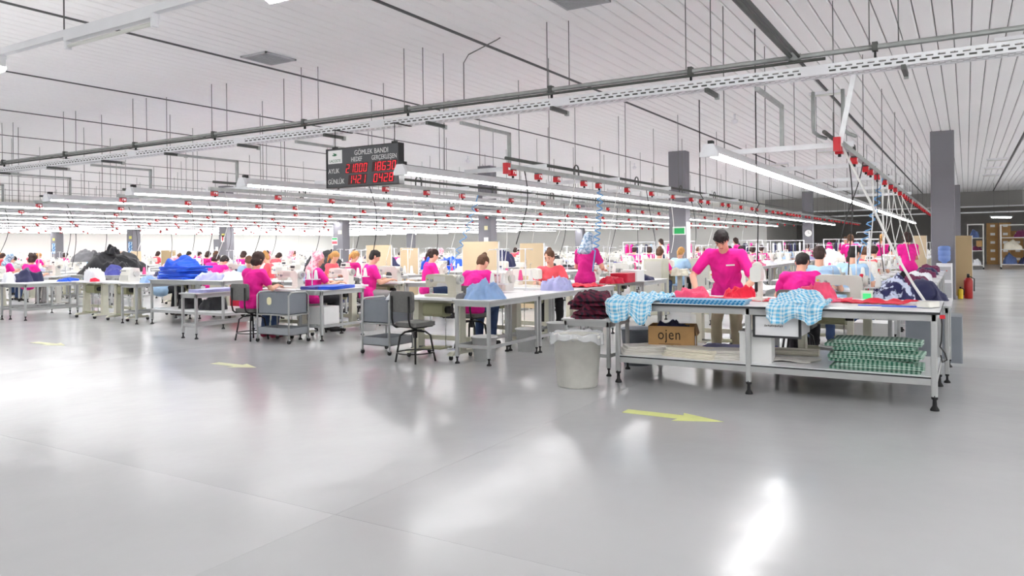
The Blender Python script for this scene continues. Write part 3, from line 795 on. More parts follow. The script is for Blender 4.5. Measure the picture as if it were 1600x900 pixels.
# lockstitch head: arm along x, needle end at -x, origin at bed bottom on the table
def lockstitch(m='machine', panel=True):
    k = Kind('sewing_machine')
    k.add('bed', MB(m).rbox(-.25, -.09, -.012, .25, .09, .02, .015))
    arm = [(.25, .02), (.25, .2), (.235, .25), (.2, .275), (-.14, .285), (-.2, .28), (-.235, .262), (-.24, .23), (-.24, .13), (-.225, .115), (-.165, .115), (-.15, .135), (-.13, .165), (.07, .17), (.105, .155), (.12, .12), (.12, .02)]
    bm = MB(m).prism(arm[::-1], 'y', -.062, .062)
    bm.prism([(.13, .02), (.27, .02), (.27, .06), (.13, .06)], 'y', -.075, .075)
    bm.box(-.225, -.068, .13, -.155, -.06, .25).box(-.1, -.066, .19, .08, -.06, .255, 'machine_grey')
    a = k.add('arm', bm)
    k.add('handwheel', MB('machine_grey').cyl((.25, 0, .215), (.3, 0, .215), .062, n=16).cyl((.3, 0, .215), (.315, 0, .215), .035, n=12, m='steel'))
    k.add('needle_bar', MB('steel').cyl((-.2, 0, .04), (-.2, 0, .12), .006, n=6).cyl((-.18, .012, .03), (-.18, .012, .12), .007, n=6).box(-.215, -.02, .021, -.185, .015, .028))
    k.add('tension_disc', MB('steel').cyl((-.13, -.062, .2), (-.13, -.085, .2), .02, n=10).cyl((-.195, -.068, .21), (-.195, -.085, .21), .012, n=8), a)
    k.add('thread_guide', MB('steel').tube([(-.06, 0, .28), (-.06, 0, .36), (-.09, 0, .365)], .004, 5).cyl((.05, 0, .28), (.05, 0, .3), .015, n=8), a)
    if panel:
        k.add('control_panel', MB('machine').box(.02, -.04, .3, .2, .05, .315).prism([(-.05, .3), (.05, .3), (.04, .38), (-.03, .38)], 'x', .04, .18).box(.06, -.045, .32, .16, -.04, .36, 'sign_face'), a)
    k.add('sticker', MB('sticker').box(-.225, -.0695, .21, -.195, -.068, .23), a)
    return k
def overlock():
    k = Kind('overlock_machine')
    a = k.add('body', MB('machine').rbox(-.16, -.12, -.01, .17, .13, .17, .03).prism([(-.11, .17), (.13, .17), (.11, .27), (-.05, .29), (-.1, .25)], 'x', -.12, .16).rbox(-.24, -.08, -.01, -.16, .07, .1, .02))
    k.add('cover', MB('machine_grey').box(-.13, -.128, .02, .12, -.12, .13), a)
    k.add('handwheel', MB('machine_grey').cyl((.17, .02, .16), (.22, .02, .16), .06, n=14))
    k.add('needle_bar', MB('steel').cyl((-.17, -.02, .1), (-.17, -.02, .19), .006, n=6).box(-.2, -.03, .1, -.12, .0, .108))
    for q in range(4): k.add('tension_disc', MB('steel').cyl((-.09 + q * .05, -.13, .22), (-.09 + q * .05, -.15, .22), .014, n=8), a)
    return k
def thread_stand(cm=('cone_white', 'cone_white'), h=.62, pole='fixture_white'):
    k = Kind('thread_stand')
    k.add('pole', MB(pole).cyl((0, 0, 0), (0, 0, h), .009, n=6))
    k.add('crossbar', MB(pole).cyl((-.13, 0, h - .01), (.13, 0, h - .01), .006, n=5).tube([(-.13, 0, h - .01), (-.13, -.03, h - .03)], .004, 5).tube([(.13, 0, h - .01), (.13, -.03, h - .03)], .004, 5))
    k.add('base_plate', MB(pole).box(-.14, -.05, .14, .14, .05, .15).lathe([(.035, 0), (.035, .01), (.012, .02)], n=10))
    for x, c in zip((-.085, .085), cm):
        k.add('cone', MB(c).lathe([(.036, .152), (.036, .165), (.02, .29), (.012, .3)], (x, 0, 0), 12))
    return k
def chair_kind():
    k = Kind('work_chair')
    s = k.add('seat', MB('seat_grey').rbox(-.19, -.19, .455, .19, .2, .505, .06, n=4))
    k.add('seat_pan', MB('black').rbox(-.17, -.17, .44, .17, .18, .456, .05), s)
    bk = MB('seat_grey'); 
    bk.rbox(-.2, -.245, .64, .2, -.205, .9, .05, axis='y', n=4)
    k.add('backrest', bk)
    fr = MB('black')
    for x in (-.15, .15): fr.tube([(x, .05, .445), (x, -.19, .445), (x, -.235, .475), (x, -.258, .56), (x, -.258, .84)], .013, 8)
    k.add('back_frame', fr)
    k.add('swivel', MB('black').cyl((0, 0, .3), (0, 0, .45), .025, n=10).cyl((0, 0, .385), (0, 0, .4), .09, n=12))
    for a in (45, 135, 225, 315):
        c, s_ = math.cos(math.radians(a)), math.sin(math.radians(a))
        k.add('leg', MB('black').tube([(.03 * c, .03 * s_, .385), (.13 * c, .13 * s_, .375), (.19 * c, .19 * s_, .33), (.25 * c, .25 * s_, .0)], .013, 8))
    k.add('foot_ring', MB('black').tube([(.235 * math.cos(t * PI / 9), .235 * math.sin(t * PI / 9), .12) for t in range(19)], .009, 6))
    return k
def trolley_kind(W=.72, D=.42, H=.78):
    k = Kind('trolley')
    r = .013
    for x in (r, W - r):
        k.add('end_frame', MB('leg_grey').tube([(x, r, .06), (x, r, H - .05), (x, r + .05, H - .005), (x, D - r - .05, H - .005), (x, D - r, H - .05), (x, D - r, .06)], r, 8))
    k.add('rail', MB('leg_grey').cyl((0, r, H * .55), (W, r, H * .55), r * .8).cyl((0, D - r, H * .55), (W, D - r, H * .55), r * .8).cyl((r, 0, H * .55), (r, D, H * .55), r * .8).cyl((W - r, 0, H * .55), (W - r, D, H * .55), r * .8))
    b = MB('cart_grey'); t = .012; z0, z1 = H * .56, H - .02
    b.box(.03, .02, z0, W - .03, .02 + t, z1).box(.03, D - .02 - t, z0, W - .03, D - .02, z1).box(.03, .02, z0, .03 + t, D - .02, z1).box(W - .03 - t, .02, z0, W - .03, D - .02, z1).box(.03, .02, z0, W - .03, D - .02, z0 + t)
    k.add('bin', b)
    tr = MB('tray_grey'); z0, z1 = .12, .23
    tr.box(.02, .015, z0, W - .02, .025, z1).box(.02, D - .025, z0, W - .02, D - .015, z1).box(.02, .015, z0, .03, D - .015, z1).box(W - .03, .015, z0, W - .02, D - .015, z1).box(.02, .015, z0, W - .02, D - .015, z0 + .01)
    k.add('tray', tr)
    for x in (r, W - r):
        for y in (r, D - r): k.add('castor', castor(x, y))
    return k
def bin_kind(m='bucket_white', r0=.13, r1=.16, h=.3):
    k = Kind('waste_bucket')
    k.add('body', MB(m).lathe([(r0, 0), (r1, h), (r1 + .012, h), (r1 + .012, h - .03), (r1 + .004, h - .035), (r1 - .01, h - .001), (r0 - .012, .012)][:2] + [(r1 + .012, h - .005), (r1 + .012, h + .01), (r1 - .008, h + .01), (r0 - .012, .014), (.001, .012)], n=18))
    return k
K_TABLE = sew_table(); K_TABLE2 = sew_table('machine_grey', 'machine_grey')
K_LOCK = lockstitch('machine'); K_LOCKG = lockstitch('machine_grey', False); K_LOCKT = lockstitch('machine_tan', False); K_OVER = overlock()
K_STAND = thread_stand(); K_STANDN = thread_stand(('cone_navy', 'cone_white')); K_STANDP = thread_stand(('cone_pink', 'cone_white'))
K_STANDR = thread_stand(('cone_red', 'cone_white'), .78)
K_CHAIR = chair_kind(); K_BUCKET = bin_kind()
K_BENCH = bench_kind(.55, 1.26, .79); K_BENCHF = bench_kind(.55, 1.26, .79, rails=False)

# ================================================================== cutting table in the foreground
ct = tag(place(link('cutting_table', None), (-3.2, 7.33, 0)), 'long white cutting table with grey legs, lower shelf and hanging drawer', 'table')
CWD, CDP, CH = 3.0, 1.36, .85
top = link('tabletop', MB('tabletop').box(0, 0, CH - .006, CWD, CDP, CH).mesh('tabletop'), ct)
link('edge_band', MB('edge_dark').box(-.003, -.003, CH - .026, CWD + .003, CDP + .003, CH - .006).mesh('edge_band'), top)
link('apron', MB('leg_grey').box(.02, .02, CH - .085, CWD - .02, .05, CH - .026).box(.02, CDP - .05, CH - .085, CWD - .02, CDP - .02, CH - .026).box(.02, .05, CH - .085, .05, CDP - .05, CH - .026).box(CWD - .05, .05, CH - .085, CWD - .02, CDP - .05, CH - .026).mesh('apron'), ct)
for x in (.02, 1.37, CWD - .07):
    for y in (.02, CDP - .07):
        lgm = link('leg', MB('leg_grey').rbox(x, y, .12, x + .05, y + .05, CH - .026, .01, n=2).mesh('leg'), ct)
        link('foot', MB('rubber').lathe([(.036, 0), (.034, .014), (.018, .04), (.015, .09), (.026, .1), (.026, .13)], (x + .025, y + .025, 0), 12).mesh('foot'), lgm)
SHZ = .29
sh = link('shelf', MB('tabletop').box(.03, .03, SHZ - .006, CWD - .03, CDP - .03, SHZ).mesh('shelf'), ct)
link('edge_band', MB('edge_dark').box(.027, .027, SHZ - .02, CWD - .027, CDP - .027, SHZ - .006).mesh('edge_band'), sh)
link('shelf_frame', MB('leg_grey').box(.07, .025, SHZ - .075, CWD - .07, .055, SHZ - .02).box(.07, CDP - .055, SHZ - .075, CWD - .07, CDP - .025, SHZ - .02).box(.025, .07, SHZ - .075, .055, CDP - .07, SHZ - .02).box(CWD - .055, .07, SHZ - .075, CWD - .025, CDP - .07, SHZ - .02).mesh('shelf_frame'), ct)
dr = link('drawer', MB('tabletop').box(1.45, .08, .565, 1.86, .6, .755).mesh('drawer'), ct)
link('drawer_frame', MB('edge_dark').box(1.435, .05, .55, 1.875, .08, .57).box(1.435, .05, .75, 1.875, .08, .77).box(1.435, .05, .57, 1.457, .08, .75).box(1.853, .05, .57, 1.875, .08, .75).mesh('drawer_frame'), dr)
link('drawer_front', MB('tabletop').box(1.457, .06, .57, 1.853, .08, .75).mesh('drawer_front'), dr)
me = text_mesh('HOLLOWELL', .03, 'ink_soft', .0006, 1.1, align='CENTER') if False else None
pr = MB('ink_soft')
for q in range(11): pr.box(1.545 + q * .0155, .0585, .653 + (q % 3) * .002, 1.555 + q * .0155, .06, .672 - (q % 2) * .003)
link('print', pr.mesh('print'), dr)
TX, TYY, TZZ = -3.2, 7.33, CH
# cloth on the cutting table
def drape(W, lead, back, hang, x0, seed, amp=.02, taper=0., ytop=7.33):
    """cloth lying on the table from `back` to its front edge and hanging down"""
    tot = back + hang
    def P(u, v):
        s = v * tot
        x = x0 + (u - .5) * W * (1 - taper * v) + .03 * nz(u * 2, v * 2, 1.2, seed)
        w1 = abs(nz(u * W, s, 7, seed)) * amp * 1.6 + abs(nz(u * W, s, 15, seed + 2)) * amp * .5
        if s < back:
            e = min(1, (back - s) / .1)
            return (x, ytop + (back - s) - .012 * (1 - e), CH + .008 + w1 * (.5 + .5 * e))
        d = s - back
        hg = d * (1 - .55 * (.5 + nz(u * 2.6, .3, 1.9, seed + 7)))
        fl = .035 * math.sin(u * W * 26 + seed) * min(1, d / .1)
        return (x + .01 * math.sin(u * 31), ytop - .018 - w1 - .012 - abs(fl) * .7, CH + .006 - hg + w1 * .4 * max(0, 1 - d / .05))
    return P
def drape_obj(P, m, label, nu=34, nv=30, uvs=(1, 1)):
    return solid('gingham_cloth', sheet(P, nu, nv, m, .005, uvs), label, 'fabric')
P1 = drape(.5, 0, .9, .22, -2.99, 3, .06)
drape_obj(P1, 'gingham_blue', 'pale blue gingham cloth hanging over the left corner of the cutting table', 34, 40, (.5, 1.12))
P2 = drape(.5, 0, .5, .17, -1.36, 9, .06)
drape_obj(P2, 'gingham_blue', 'crumpled pale blue gingham cloth hanging over the drawer', 34, 30, (.5, .7))
solid('gingham_cloth', heap(.5, .42, .1, 'gingham_blue', 41, 28, sharp=.6), 'bunched blue gingham cloth heaped above the drawer', 'fabric', (-1.38, 7.6, CH + .035))
for i in range(3):
    solid('folded_gingham', folded(.84, .26, .015, 'gingham_small', i, 1), 'thin cut piece of deep blue gingham in the flat stack', 'fabric', (-2.27 + .01 * i, 7.48 + .004 * i, CH + .015 * i), 0, 'stack of cut gingham panels')
pile(-2.62, 8.2, CH, .52, .42, .13, 'cloth_pink', 'crumpled coral pink cloth on the cutting table behind the gingham', 5, .3, sharp=.7)
def flat(x, y, W, D, m, label, seed, rz=0, amp=.018, z=CH):
    def P(u, v):
        k = 1 + .22 * nz(u, v, 2.2, seed)
        cx, cy = (u - .5) * W, (v - .5) * D
        return (cx * k + .2 * cy, cy * (1 + .3 * nz(u, .5, 2, seed + 4)), .008 + amp * abs(nz(cx, cy, 7, seed)) * 2)
    return solid('cloth_panel', sheet(P, 20, 14, m, .005, (W, D)), label, 'fabric', (x, y, z), rz)
flat(-2.05, 8.05, .95, .34, 'cloth_red', 'flat red cloth panel on the cutting table under the standing worker', 2, .06)
pile(-2.12, 8.42, CH, .42, .3, .12, 'cloth_red', 'red cloth bunched under the hands of the standing worker', 19, .2, sharp=.7)
flat(-1.5, 8.25, .42, .25, 'cloth_crimson', 'small dark red cloth beside the white spot machine', 8, .3, .03)
solid('fabric_pile', heap(.46, .34, .17, 'cloth_pink', 17, 26, sharp=.75), 'crumpled pink cloth heap before the seated worker at the cutting table', 'fabric', (-1.32, 8.35, CH), .2)
flat(-.78, 8.1, .62, .24, 'cloth_red', 'flat red cloth strip lying near the white cutting table end', 12, -.12, .028)
flat(-1.12, 8.2, .3, .26, 'cloth_pink', 'small pink cloth piece lying beside the red cloth strip', 15, .5, .03)
solid('ruler_board', MB('cloth_blue').box(-.3, -.05, 0, .3, .05, .008), 'flat bright blue board lying at the cutting table end', 'board', (-.58, 7.78, CH), .07)
solid('paper_pattern', MB('paper').prism([(-.25, -.1), (.24, -.13), (.28, .1), (-.2, .12)], 'z', 0, .003), 'white paper pattern lying on the cutting table end', 'paper', (-.95, 7.62, CH), .05)
solid('adapter', MB('machine').rbox(-.06, -.09, 0, .06, .09, .05, .02), 'white power adapter block lying on the blue board', 'adapter', (-.3, 7.74, CH + .008), -.5)
solid('power_cable', MB('hose_white').tube([(-.32, 7.82, CH + .035), (-.42, 7.98, CH + .18), (-.6, 8.15, 1.35), (-.82, 8.3, 1.85), (-1.1, 8.42, 2.46)], .013, 6), 'thick white cable slanting from the busbar down to the cutting table', 'cable')
# white spot machine standing on the cutting table
k = Kind('spot_machine')
k.add('base', MB('machine').rbox(-.08, -.1, 0, .08, .12, .03, .02)); k.add('column', MB('machine').rbox(-.035, .05, .03, .035, .11, .33, .015))
k.add('head', MB('machine').rbox(-.055, -.09, .2, .055, .06, .36, .04, axis='y').lathe([(.055, .33), (.05, .38), (.03, .4), (.004, .41)], n=14))
k.add('plunger', MB('black').cyl((0, -.05, .1), (0, -.05, .22), .016, n=8).cyl((0, -.05, .05), (0, -.05, .1), .006, n=6, m='steel'))
k.spawn('white upright spot machine on the cutting table beside the standing worker', 'machine', (-1.86, 8.0, CH))
# on the lower shelf
bx = tag(place(link('carton', None), (-2.72, 7.85, SHZ), .22), 'open brown carton printed ojen on the cutting table shelf', 'box')
cb = MB('cardboard'); cb.box(-.24, -.17, 0, .24, -.163, .29).box(-.24, .163, 0, .24, .17, .29).box(-.24, -.163, 0, -.233, .163, .29).box(.233, -.163, 0, .24, .163, .29).box(-.233, -.163, 0, .233, .163, .006)
link('body', cb.mesh('body'), bx)
me = text_mesh('ojen', .16, 'ink', .0006, .8, align='CENTER', space=1.1); me.transform(UPRIGHT); link('lettering', me, bx).location = (-.02, -.171, .15)
link('print_line', MB('ink').box(-.13, -.1712, .1, .1, -.17, .104).box(-.13, -.1712, .06, .0, -.17, .066).mesh('print_line'), bx)
link('flap', MB('cardboard').box(0, -.15, -.1, .006, .12, 0).mesh('flap'), bx).matrix_local = Matrix.Translation((.24, 0, .29)) @ Matrix.Rotation(-.25, 4, 'Y')
link('packing_label', MB('paper').box(.2405, -.1, .08, .242, .02, .18).mesh('packing_label'), bx)
solid('fabric_pile', heap(.4, .28, .09, 'cloth_navy', 23, 18, sharp=.8), 'dark navy cloth heaped in the open carton', 'fabric', (-2.72, 7.85, SHZ + .245), .22)
for i, (x, y, wd, dp, rz, lab) in enumerate(((-2.95, 7.6, .5, .3, .5, 'off-white interlining sheets'), (-2.42, 7.58, .56, .3, -.25, 'cream interlining sheets'), (-2.12, 7.62, .42, .3, .2, 'white interlining sheets'))):
    for q in range(3):
        solid('interlining_sheet', folded(wd - .015 * q, dp - .01 * q, .03, 'cloth_interlining' if i != 1 else 'cloth_cream', i * 5 + q, 2), lab + ' folded in the flat stack ' + ('beside the carton' if i == 0 else 'before the carton' if i == 1 else 'beside the white tub'), 'fabric', (x + .012 * q, y + .008 * q, SHZ + .031 * q), rz + .05 * q, lab)
solid('folded_denim', folded(.75, .34, .05, 'cloth_indigo', 31, 3), 'folded indigo cloth lying behind the interlining on the table shelf', 'fabric', (-2.1, 8.2, SHZ), .1)
wt = Kind('white_tub')
wt.add('body', MB('bucket_white').box(-.15, -.1, 0, .15, -.09, .3).box(-.15, .09, 0, .15, .1, .3).box(-.15, -.09, 0, -.14, .09, .3).box(.14, -.09, 0, .15, .09, .3).box(-.14, -.09, 0, .14, .09, .01))
wt.add('rim', MB('bucket_white').box(-.157, -.107, .285, .157, -.1, .3).box(-.157, .1, .285, .157, .107, .3).box(-.157, -.1, .285, -.15, .1, .3).box(.15, -.1, .285, .157, .1, .3))
wt.spawn('white open plastic tub on the shelf below the drawer', 'tub', (-1.77, 7.58, SHZ), .05)
flat(-1.45, 7.75, .4, .3, 'cloth_interlining', 'single white interlining sheet on the shelf beside the green gingham', 51, .1, .02, SHZ)
solid('fabric_roll', MB('cloth_cream').rbox(-.25, -.09, 0, .25, .09, .06, .028, axis='x', n=4), 'cream folded cloth lying behind the white tub', 'fabric', (-1.55, 8.2, SHZ), .1)
gz = SHZ
for i in range(8):
    t = .034 + .006 * math.sin(i * 2.1)
    solid('gingham_garment', folded(.74 - .05 * (i % 3) * .5, .36, t, 'gingham_green', 60 + i, 2, .022), 'green and white gingham garment folded in the stack under the table', 'fabric', (-.72 + .04 * math.sin(i * 1.9), 7.58 + .02 * math.cos(i * 2.3), gz), .06 * math.sin(i * 2.7), 'stack of green gingham garments')
    gz += t * 1.02
cbk = Kind('corner_cable')
solid('wall_switch_cable', MB('black').tube([(-.19, 7.4, .8), (-.185, 7.37, .74), (-.19, 7.36, .6), (-.2, 7.37, .55), (-.165, 7.36, .5), (-.15, 7.37, .44), (-.185, 7.36, .42), (-.195, 7.36, .48)], .007, 5).box(-.2, 7.35, .79, -.16, 7.39, .82, 'socket_red'), 'black cable with red plug hanging at the cutting table end', 'cable')
# waste bin with clear bag
wb = tag(place(link('waste_bin', None), (-3.45, 7.0, 0)), 'large grey plastic waste bin with clear bag beside the cutting table', 'bin')
prof = [(.2, 0), (.21, .02), (.245, .5), (.262, .5), (.262, .53), (.24, .53), (.232, .49), (.19, .03), (.001, .02)]
link('body', MB('bin_grey').lathe(prof, n=32).mesh('body'), wb)
def bagP(u, v):
    a = u * 2 * PI; r = .262 + .012 * nz(math.cos(a) * 2, math.sin(a) * 2, 2.6, 3) + .01 * math.sin(a * 13)
    if v < .35: rr, z = .235 + (r - .235) * v / .35, .47 + .085 * v / .35 + .015 * math.sin(a * 7)
    else: rr, z = r + .012 * v, .555 - (v - .35) * (.14 + .06 * math.sin(a * 2 + 1)) + .012 * math.sin(a * 9)
    return (rr * math.cos(a), rr * math.sin(a), z)
link('bag', sheet(bagP, 64, 10, 'bag_clear', .002).mesh('bag'), wb)
def burg(i): return heap(.56 - .05 * (i % 3), .58, .085, 'cloth_burgundy', 80 + i, 26, sharp=.7, flat=.35)
# tall small stand behind the bin carrying burgundy garments
kb = bench_kind(.6, .62, .62, rails=True)
kb.spawn('small grey stand carrying burgundy checked garments behind the bin', 'table', (-3.95, 7.62, 0))
z = .62
for i in range(5):
    solid('burgundy_garment', burg(i), 'burgundy checked garment folded in the stack behind the bin', 'fabric', (-3.68 + .02 * math.sin(i * 2), 7.86, z), .15 * math.sin(i * 3.1), 'stack of burgundy garments'); z += .05
solid('grey_tub', MB('cart_grey').lathe([(.17, 0), (.2, .42), (.212, .42), (.212, .44), (.19, .44), (.16, .015), (.001, .012)], n=20), 'grey round tub with clear liner under the cutting table', 'tub', (-3.42, 8.6, 0))

# ================================================================== people
REM = []
def rem(key, mb, voxel, m, sm=3):
    REM.append((key, mb, voxel, m, sm))
PM = {}
def run_rem():
    objs = []
    for key, mb, vx, m, sm in REM:
        me = bpy.data.meshes.new('shape'); me.from_pydata(mb.v, [], mb.f)
        o = bpy.data.objects.new('shape', me); COL.objects.link(o)
        r = o.modifiers.new('r', 'REMESH'); r.mode = 'VOXEL'; r.voxel_size = vx; r.use_smooth_shade = True
        if sm:
            s = o.modifiers.new('s', 'SMOOTH'); s.factor = .5; s.iterations = sm
        objs.append(o)
    dg = bpy.context.evaluated_depsgraph_get()
    for (key, mb, vx, m, sm), o in zip(REM, objs):
        me = bpy.data.meshes.new_from_object(o.evaluated_get(dg)); me.name = key.split('/')[-1]
        me.materials.clear(); me.materials.append(mat(m))
        me.polygons.foreach_set('use_smooth', [True] * len(me.polygons))
        PM[key] = me
    for o in objs:
        d = o.data; bpy.data.objects.remove(o); bpy.data.meshes.remove(d)
    for key, me in list(PM.items()):
        if key.endswith('/face'): continue
        part = key.split('/')[-1]
        if part not in ('bob', 'bun', 'short', 'pony', 'scarf', 'shirt', 'trousers'): continue
        for v, n in zip(me.vertices, [x.vector.copy() for x in me.vertex_normals]):
            c = v.co
            if part == 'shirt':
                q = .011 * ridge(c.x + c.z * .5, c.z * .8 + c.y, 6., 3, .6) + .006 * ridge(c.x, c.z + c.y, 13., 7, 2.) - .004
            elif part == 'trousers': q = .007 * ridge(c.x + c.y, c.z, 9., 5, .2) - .002
            elif part == 'scarf': q = .012 * ridge(c.x, c.z, 9., 11, .9) - .003
            else: q = .007 * noise.noise(Vector((c.x * 42, c.y * 42, c.z * 12))) + .006 * noise.noise(c * 16)
            v.co = c + n * q
        me.update()
    REM.clear()
def recol(key, m):
    k2 = key + '@' + m
    if k2 not in PM:
        me = PM[key].copy(); me.materials[0] = mat(m); PM[k2] = me
    return PM[k2]
def frame_M(lean, yaw=0):
    f = Vector((math.sin(-yaw) * math.cos(lean), math.cos(yaw) * math.cos(lean), -math.sin(lean)))
    r = Vector((math.cos(yaw), math.sin(yaw), 0)); u = r.cross(f)
    return Matrix((r, f, u)).transposed(), r, f, u
def hand(mb, w, d, n, side, sc=1.):
    """palm and five fingers; d fingers direction, n back-of-hand normal, side +1 puts thumb on +cross side"""
    d = d.normalized(); n = (n - d * n.dot(d)).normalized(); c = d.cross(n) * side
    M = Matrix((c, d, n)).transposed()
    mb.ell(w + d * .045 * sc, (.04 * sc, .05 * sc, .017 * sc), M, 10, 6)
    for q, ln in zip((-.03, -.01, .01, .029), (.055, .07, .075, .066)):
        p0 = w + d * .08 * sc + c * q * sc; p1 = p0 + d * ln * .5 * sc - n * .006; p2 = p1 + d * ln * .5 * sc - n * .022
        mb.cap(p0, p1, .0095 * sc, .009 * sc, 8); mb.cap(p1, p2, .009 * sc, .0075 * sc, 8)
    p0 = w + d * .025 * sc + c * .035 * sc; p1 = p0 + d * .03 + c * .022 - n * .004
    mb.cap(p0, p1, .012 * sc, .011 * sc, 8); mb.cap(p1, p1 + d * .03 + c * .002 - n * .01, .0105 * sc, .009 * sc, 8)
def figure(key, P, vox, fine):
    """P: pelvis, lean, bow, turn, arms {(-1|1): (elbow, wrist, handdir)}, knees, ankles, size"""
    s = P.get('size', 1.)
    pc = Vector(P['pelvis']); lean = P['lean']; sp = Vector((0, math.sin(lean), math.cos(lean)))
    Mt = Matrix.Rotation(-lean, 3, 'X')
    chest = pc + sp * .33 * s; nb = pc + sp * .5 * s; 
    bow = lean + P['bow']
    Mh, r, f, u = frame_M(bow, P.get('turn', 0))
    hc = nb + Vector((0, math.sin(lean + P['bow'] * .5), math.cos(lean + P['bow'] * .5))) * .115 * s + u * .06 * s + f * .015
    sh = {q: pc + sp * .455 * s + Vector((q * .165 * s * P.get('broad', 1), 0, 0)) for q in (-1, 1)}
    b = MB('skin'); S = MB(); T = MB(); FF = {-1: MB(), 1: MB()}
    br = P.get('broad', 1.)
    def torso(mb, g, low=True):
        if low: mb.ell(pc + sp * .03, (.165 * s + g, .115 * s + g, .125 * s + g), Mt, 14, 10)
        mb.cap(pc + sp * .05, pc + sp * .3 * s, .112 * s + g, .118 * s + g, 14)
        mb.ell(pc + sp * .2 * s, (.142 * s * br + g, .105 * s + g, .2 * s), Mt, 14, 10)
        mb.ell(chest, (.16 * s * br + g, .108 * s + g, .165 * s + g), Mt, 14, 10)
        mb.cap(sh[-1] - sp * .02, sh[1] - sp * .02, .062 * s + g, .062 * s + g, 12)
        if P.get('bust', 1): 
            for q in (-1, 1): mb.ell(chest + Vector((q * .07, 0, 0)) + Mt @ Vector((0, .075, -.02)), (.06 + g * .5, .055 + g * .5, .06), None, 10, 8)
    torso(b, -.004)
    b.cap(nb - sp * .06, hc - u * .05, .06 * s * (1.08 if not P.get('bust', 1) else 1), .054 * s)
    b.cap(nb - sp * .05 + Vector((-.1 * s, 0, -.01)), nb - sp * .02, .045, .05); b.cap(nb - sp * .05 + Vector((.1 * s, 0, -.01)), nb - sp * .02, .045, .05)
    # head
    b.ell(hc + u * .015, (.077, .094, .104), Mh, 16, 12)
    b.ell(hc - u * .055 + f * .025, (.056, .062, .062), Mh, 12, 8)
    b.cap(hc - u * .092 + f * .068, hc - u * .09 + f * .06, .02, .024)
    if fine:
        b.cap(hc + u * .012 + f * .086, hc - u * .028 + f * .104, .009, .014, 8)
        for q in (-1, 1):
            b.ell(hc + r * q * .074 - u * .012 - f * .004, (.01, .02, .031), Mh, 8, 8)
            b.ell(hc + r * q * .035 - u * .022 + f * .07, (.024, .02, .022), Mh, 8, 6)
            b.cap(hc + r * q * .016 + u * .03 + f * .086, hc + r * q * .05 + u * .03 + f * .07, .009, .008, 8)
        b.cap(hc - u * .062 - r * .02 + f * .083, hc - u * .062 + r * .02 + f * .083, .009, .009, 8)
    fr = P.get('sleeve', .62)
    for q, (el, wr, hd) in P['arms'].items():
        el, wr = Vector(el), Vector(wr)
        b.cap(sh[q], el, .05 * s, .039 * s); b.cap(el, el + (wr - el) * .35, .04 * s, .041 * s); b.cap(el + (wr - el) * .35, wr, .041 * s, .026 * s)
        if fine: hand(b, wr, Vector(hd), Vector((0, .1, 1)), -q if hd[1] >= 0 else q)
        else: b.cap(wr, wr + Vector(hd).normalized() * .1, .03, .022)
        e = sh[q] + (el - sh[q]) * fr
        S.cap(sh[q], e, .066 * s, .06 * s, 12)
    for q in (-1, 1):
        hip = pc + Vector((q * .088 * s, 0, -.02)); kn = Vector(P['knees'][q]); an = Vector(P['ankles'][q])
        b.cap(hip, kn, .082 * s, .056 * s); b.cap(kn, kn + (an - kn) * .3, .055 * s, .056 * s); b.cap(kn + (an - kn) * .3, an, .056 * s, .036 * s)
        T.cap(hip, kn, .097 * s, .069 * s, 12); T.cap(kn, an + Vector((0, 0, .03)), .069 * s, .058 * s, 12)
        to = Vector(P.get('toes', {}).get(q, (an.x + q * .02, an.y + .15, .03)))
        b.cap(Vector((an.x, an.y - .03, .045)), to, .034, .024)
        F = FF[q]
        F.cap(Vector((an.x, an.y - .035, .047)), Vector((to.x, to.y, .036)), .047, .036, 12); F.cap(an - Vector((0, 0, .02)), Vector((an.x, an.y, .05)), .044, .046, 12)
    torso(S, .016)
    T.ell(pc, (.178 * s, .125 * s, .13 * s), Mt, 14, 10)
    S.cap(pc - sp * .03 + Vector((-.07, 0, 0)), pc - sp * .03 + Vector((.07, 0, 0)), .13 * s, .13 * s, 12)
    rem(key + '/body', b, vox, 'skin'); rem(key + '/shirt', S, vox * 1.25, 'pink', 5); rem(key + '/trousers', T, vox * 1.4, 'jeans', 4); [rem(key + '/shoe%d' % q, FF[q], vox * 1.2, 'shoe_dark', 3) for q in (-1, 1)]
    hv = min(.012, vox * 1.2)
    def H(nm, fn, m):
        h = MB(); fn(h); rem(key + '/' + nm, h, hv, m, 2)
    tight = lambda h: (h.ell(hc + u * .034 - f * .012, (.085, .1, .095), Mh, 16, 12), h.ell(hc - u * .02 - f * .035, (.077, .066, .075), Mh, 12, 8))
    H('bob', lambda h: (tight(h), h.ell(hc + u * .022 - f * .02, (.09, .1, .108), Mh, 16, 12), h.ell(hc - u * .055 - f * .035, (.092, .075, .085), Mh, 14, 10), h.cap(hc + r * .075 + u * .03 + f * .02, hc + r * .08 - u * .08 + f * .01, .024, .02), h.cap(hc - r * .075 + u * .03 + f * .02, hc - r * .08 - u * .08 + f * .01, .024, .02)), 'hair_dark')
    H('bun', lambda h: (tight(h), h.ell(hc + u * .115 - f * .055, (.042, .042, .036), Mh, 12, 8)), 'hair_brown')
    H('short', lambda h: (h.ell(hc + u * .044 - f * .006, (.084, .1, .084), Mh, 16, 12), h.ell(hc - u * .012 - f * .042, (.08, .062, .085), Mh, 12, 8), h.cap(hc + r * .045 + u * .088 + f * .04, hc - r * .04 + u * .088 + f * .045, .024, .024), h.cap(hc + r * .078 + u * .03 + f * .02, hc + r * .078 - u * .02 + f * .005, .018, .012), h.cap(hc - r * .078 + u * .03 + f * .02, hc - r * .078 - u * .02 + f * .005, .018, .012)), 'hair_black')
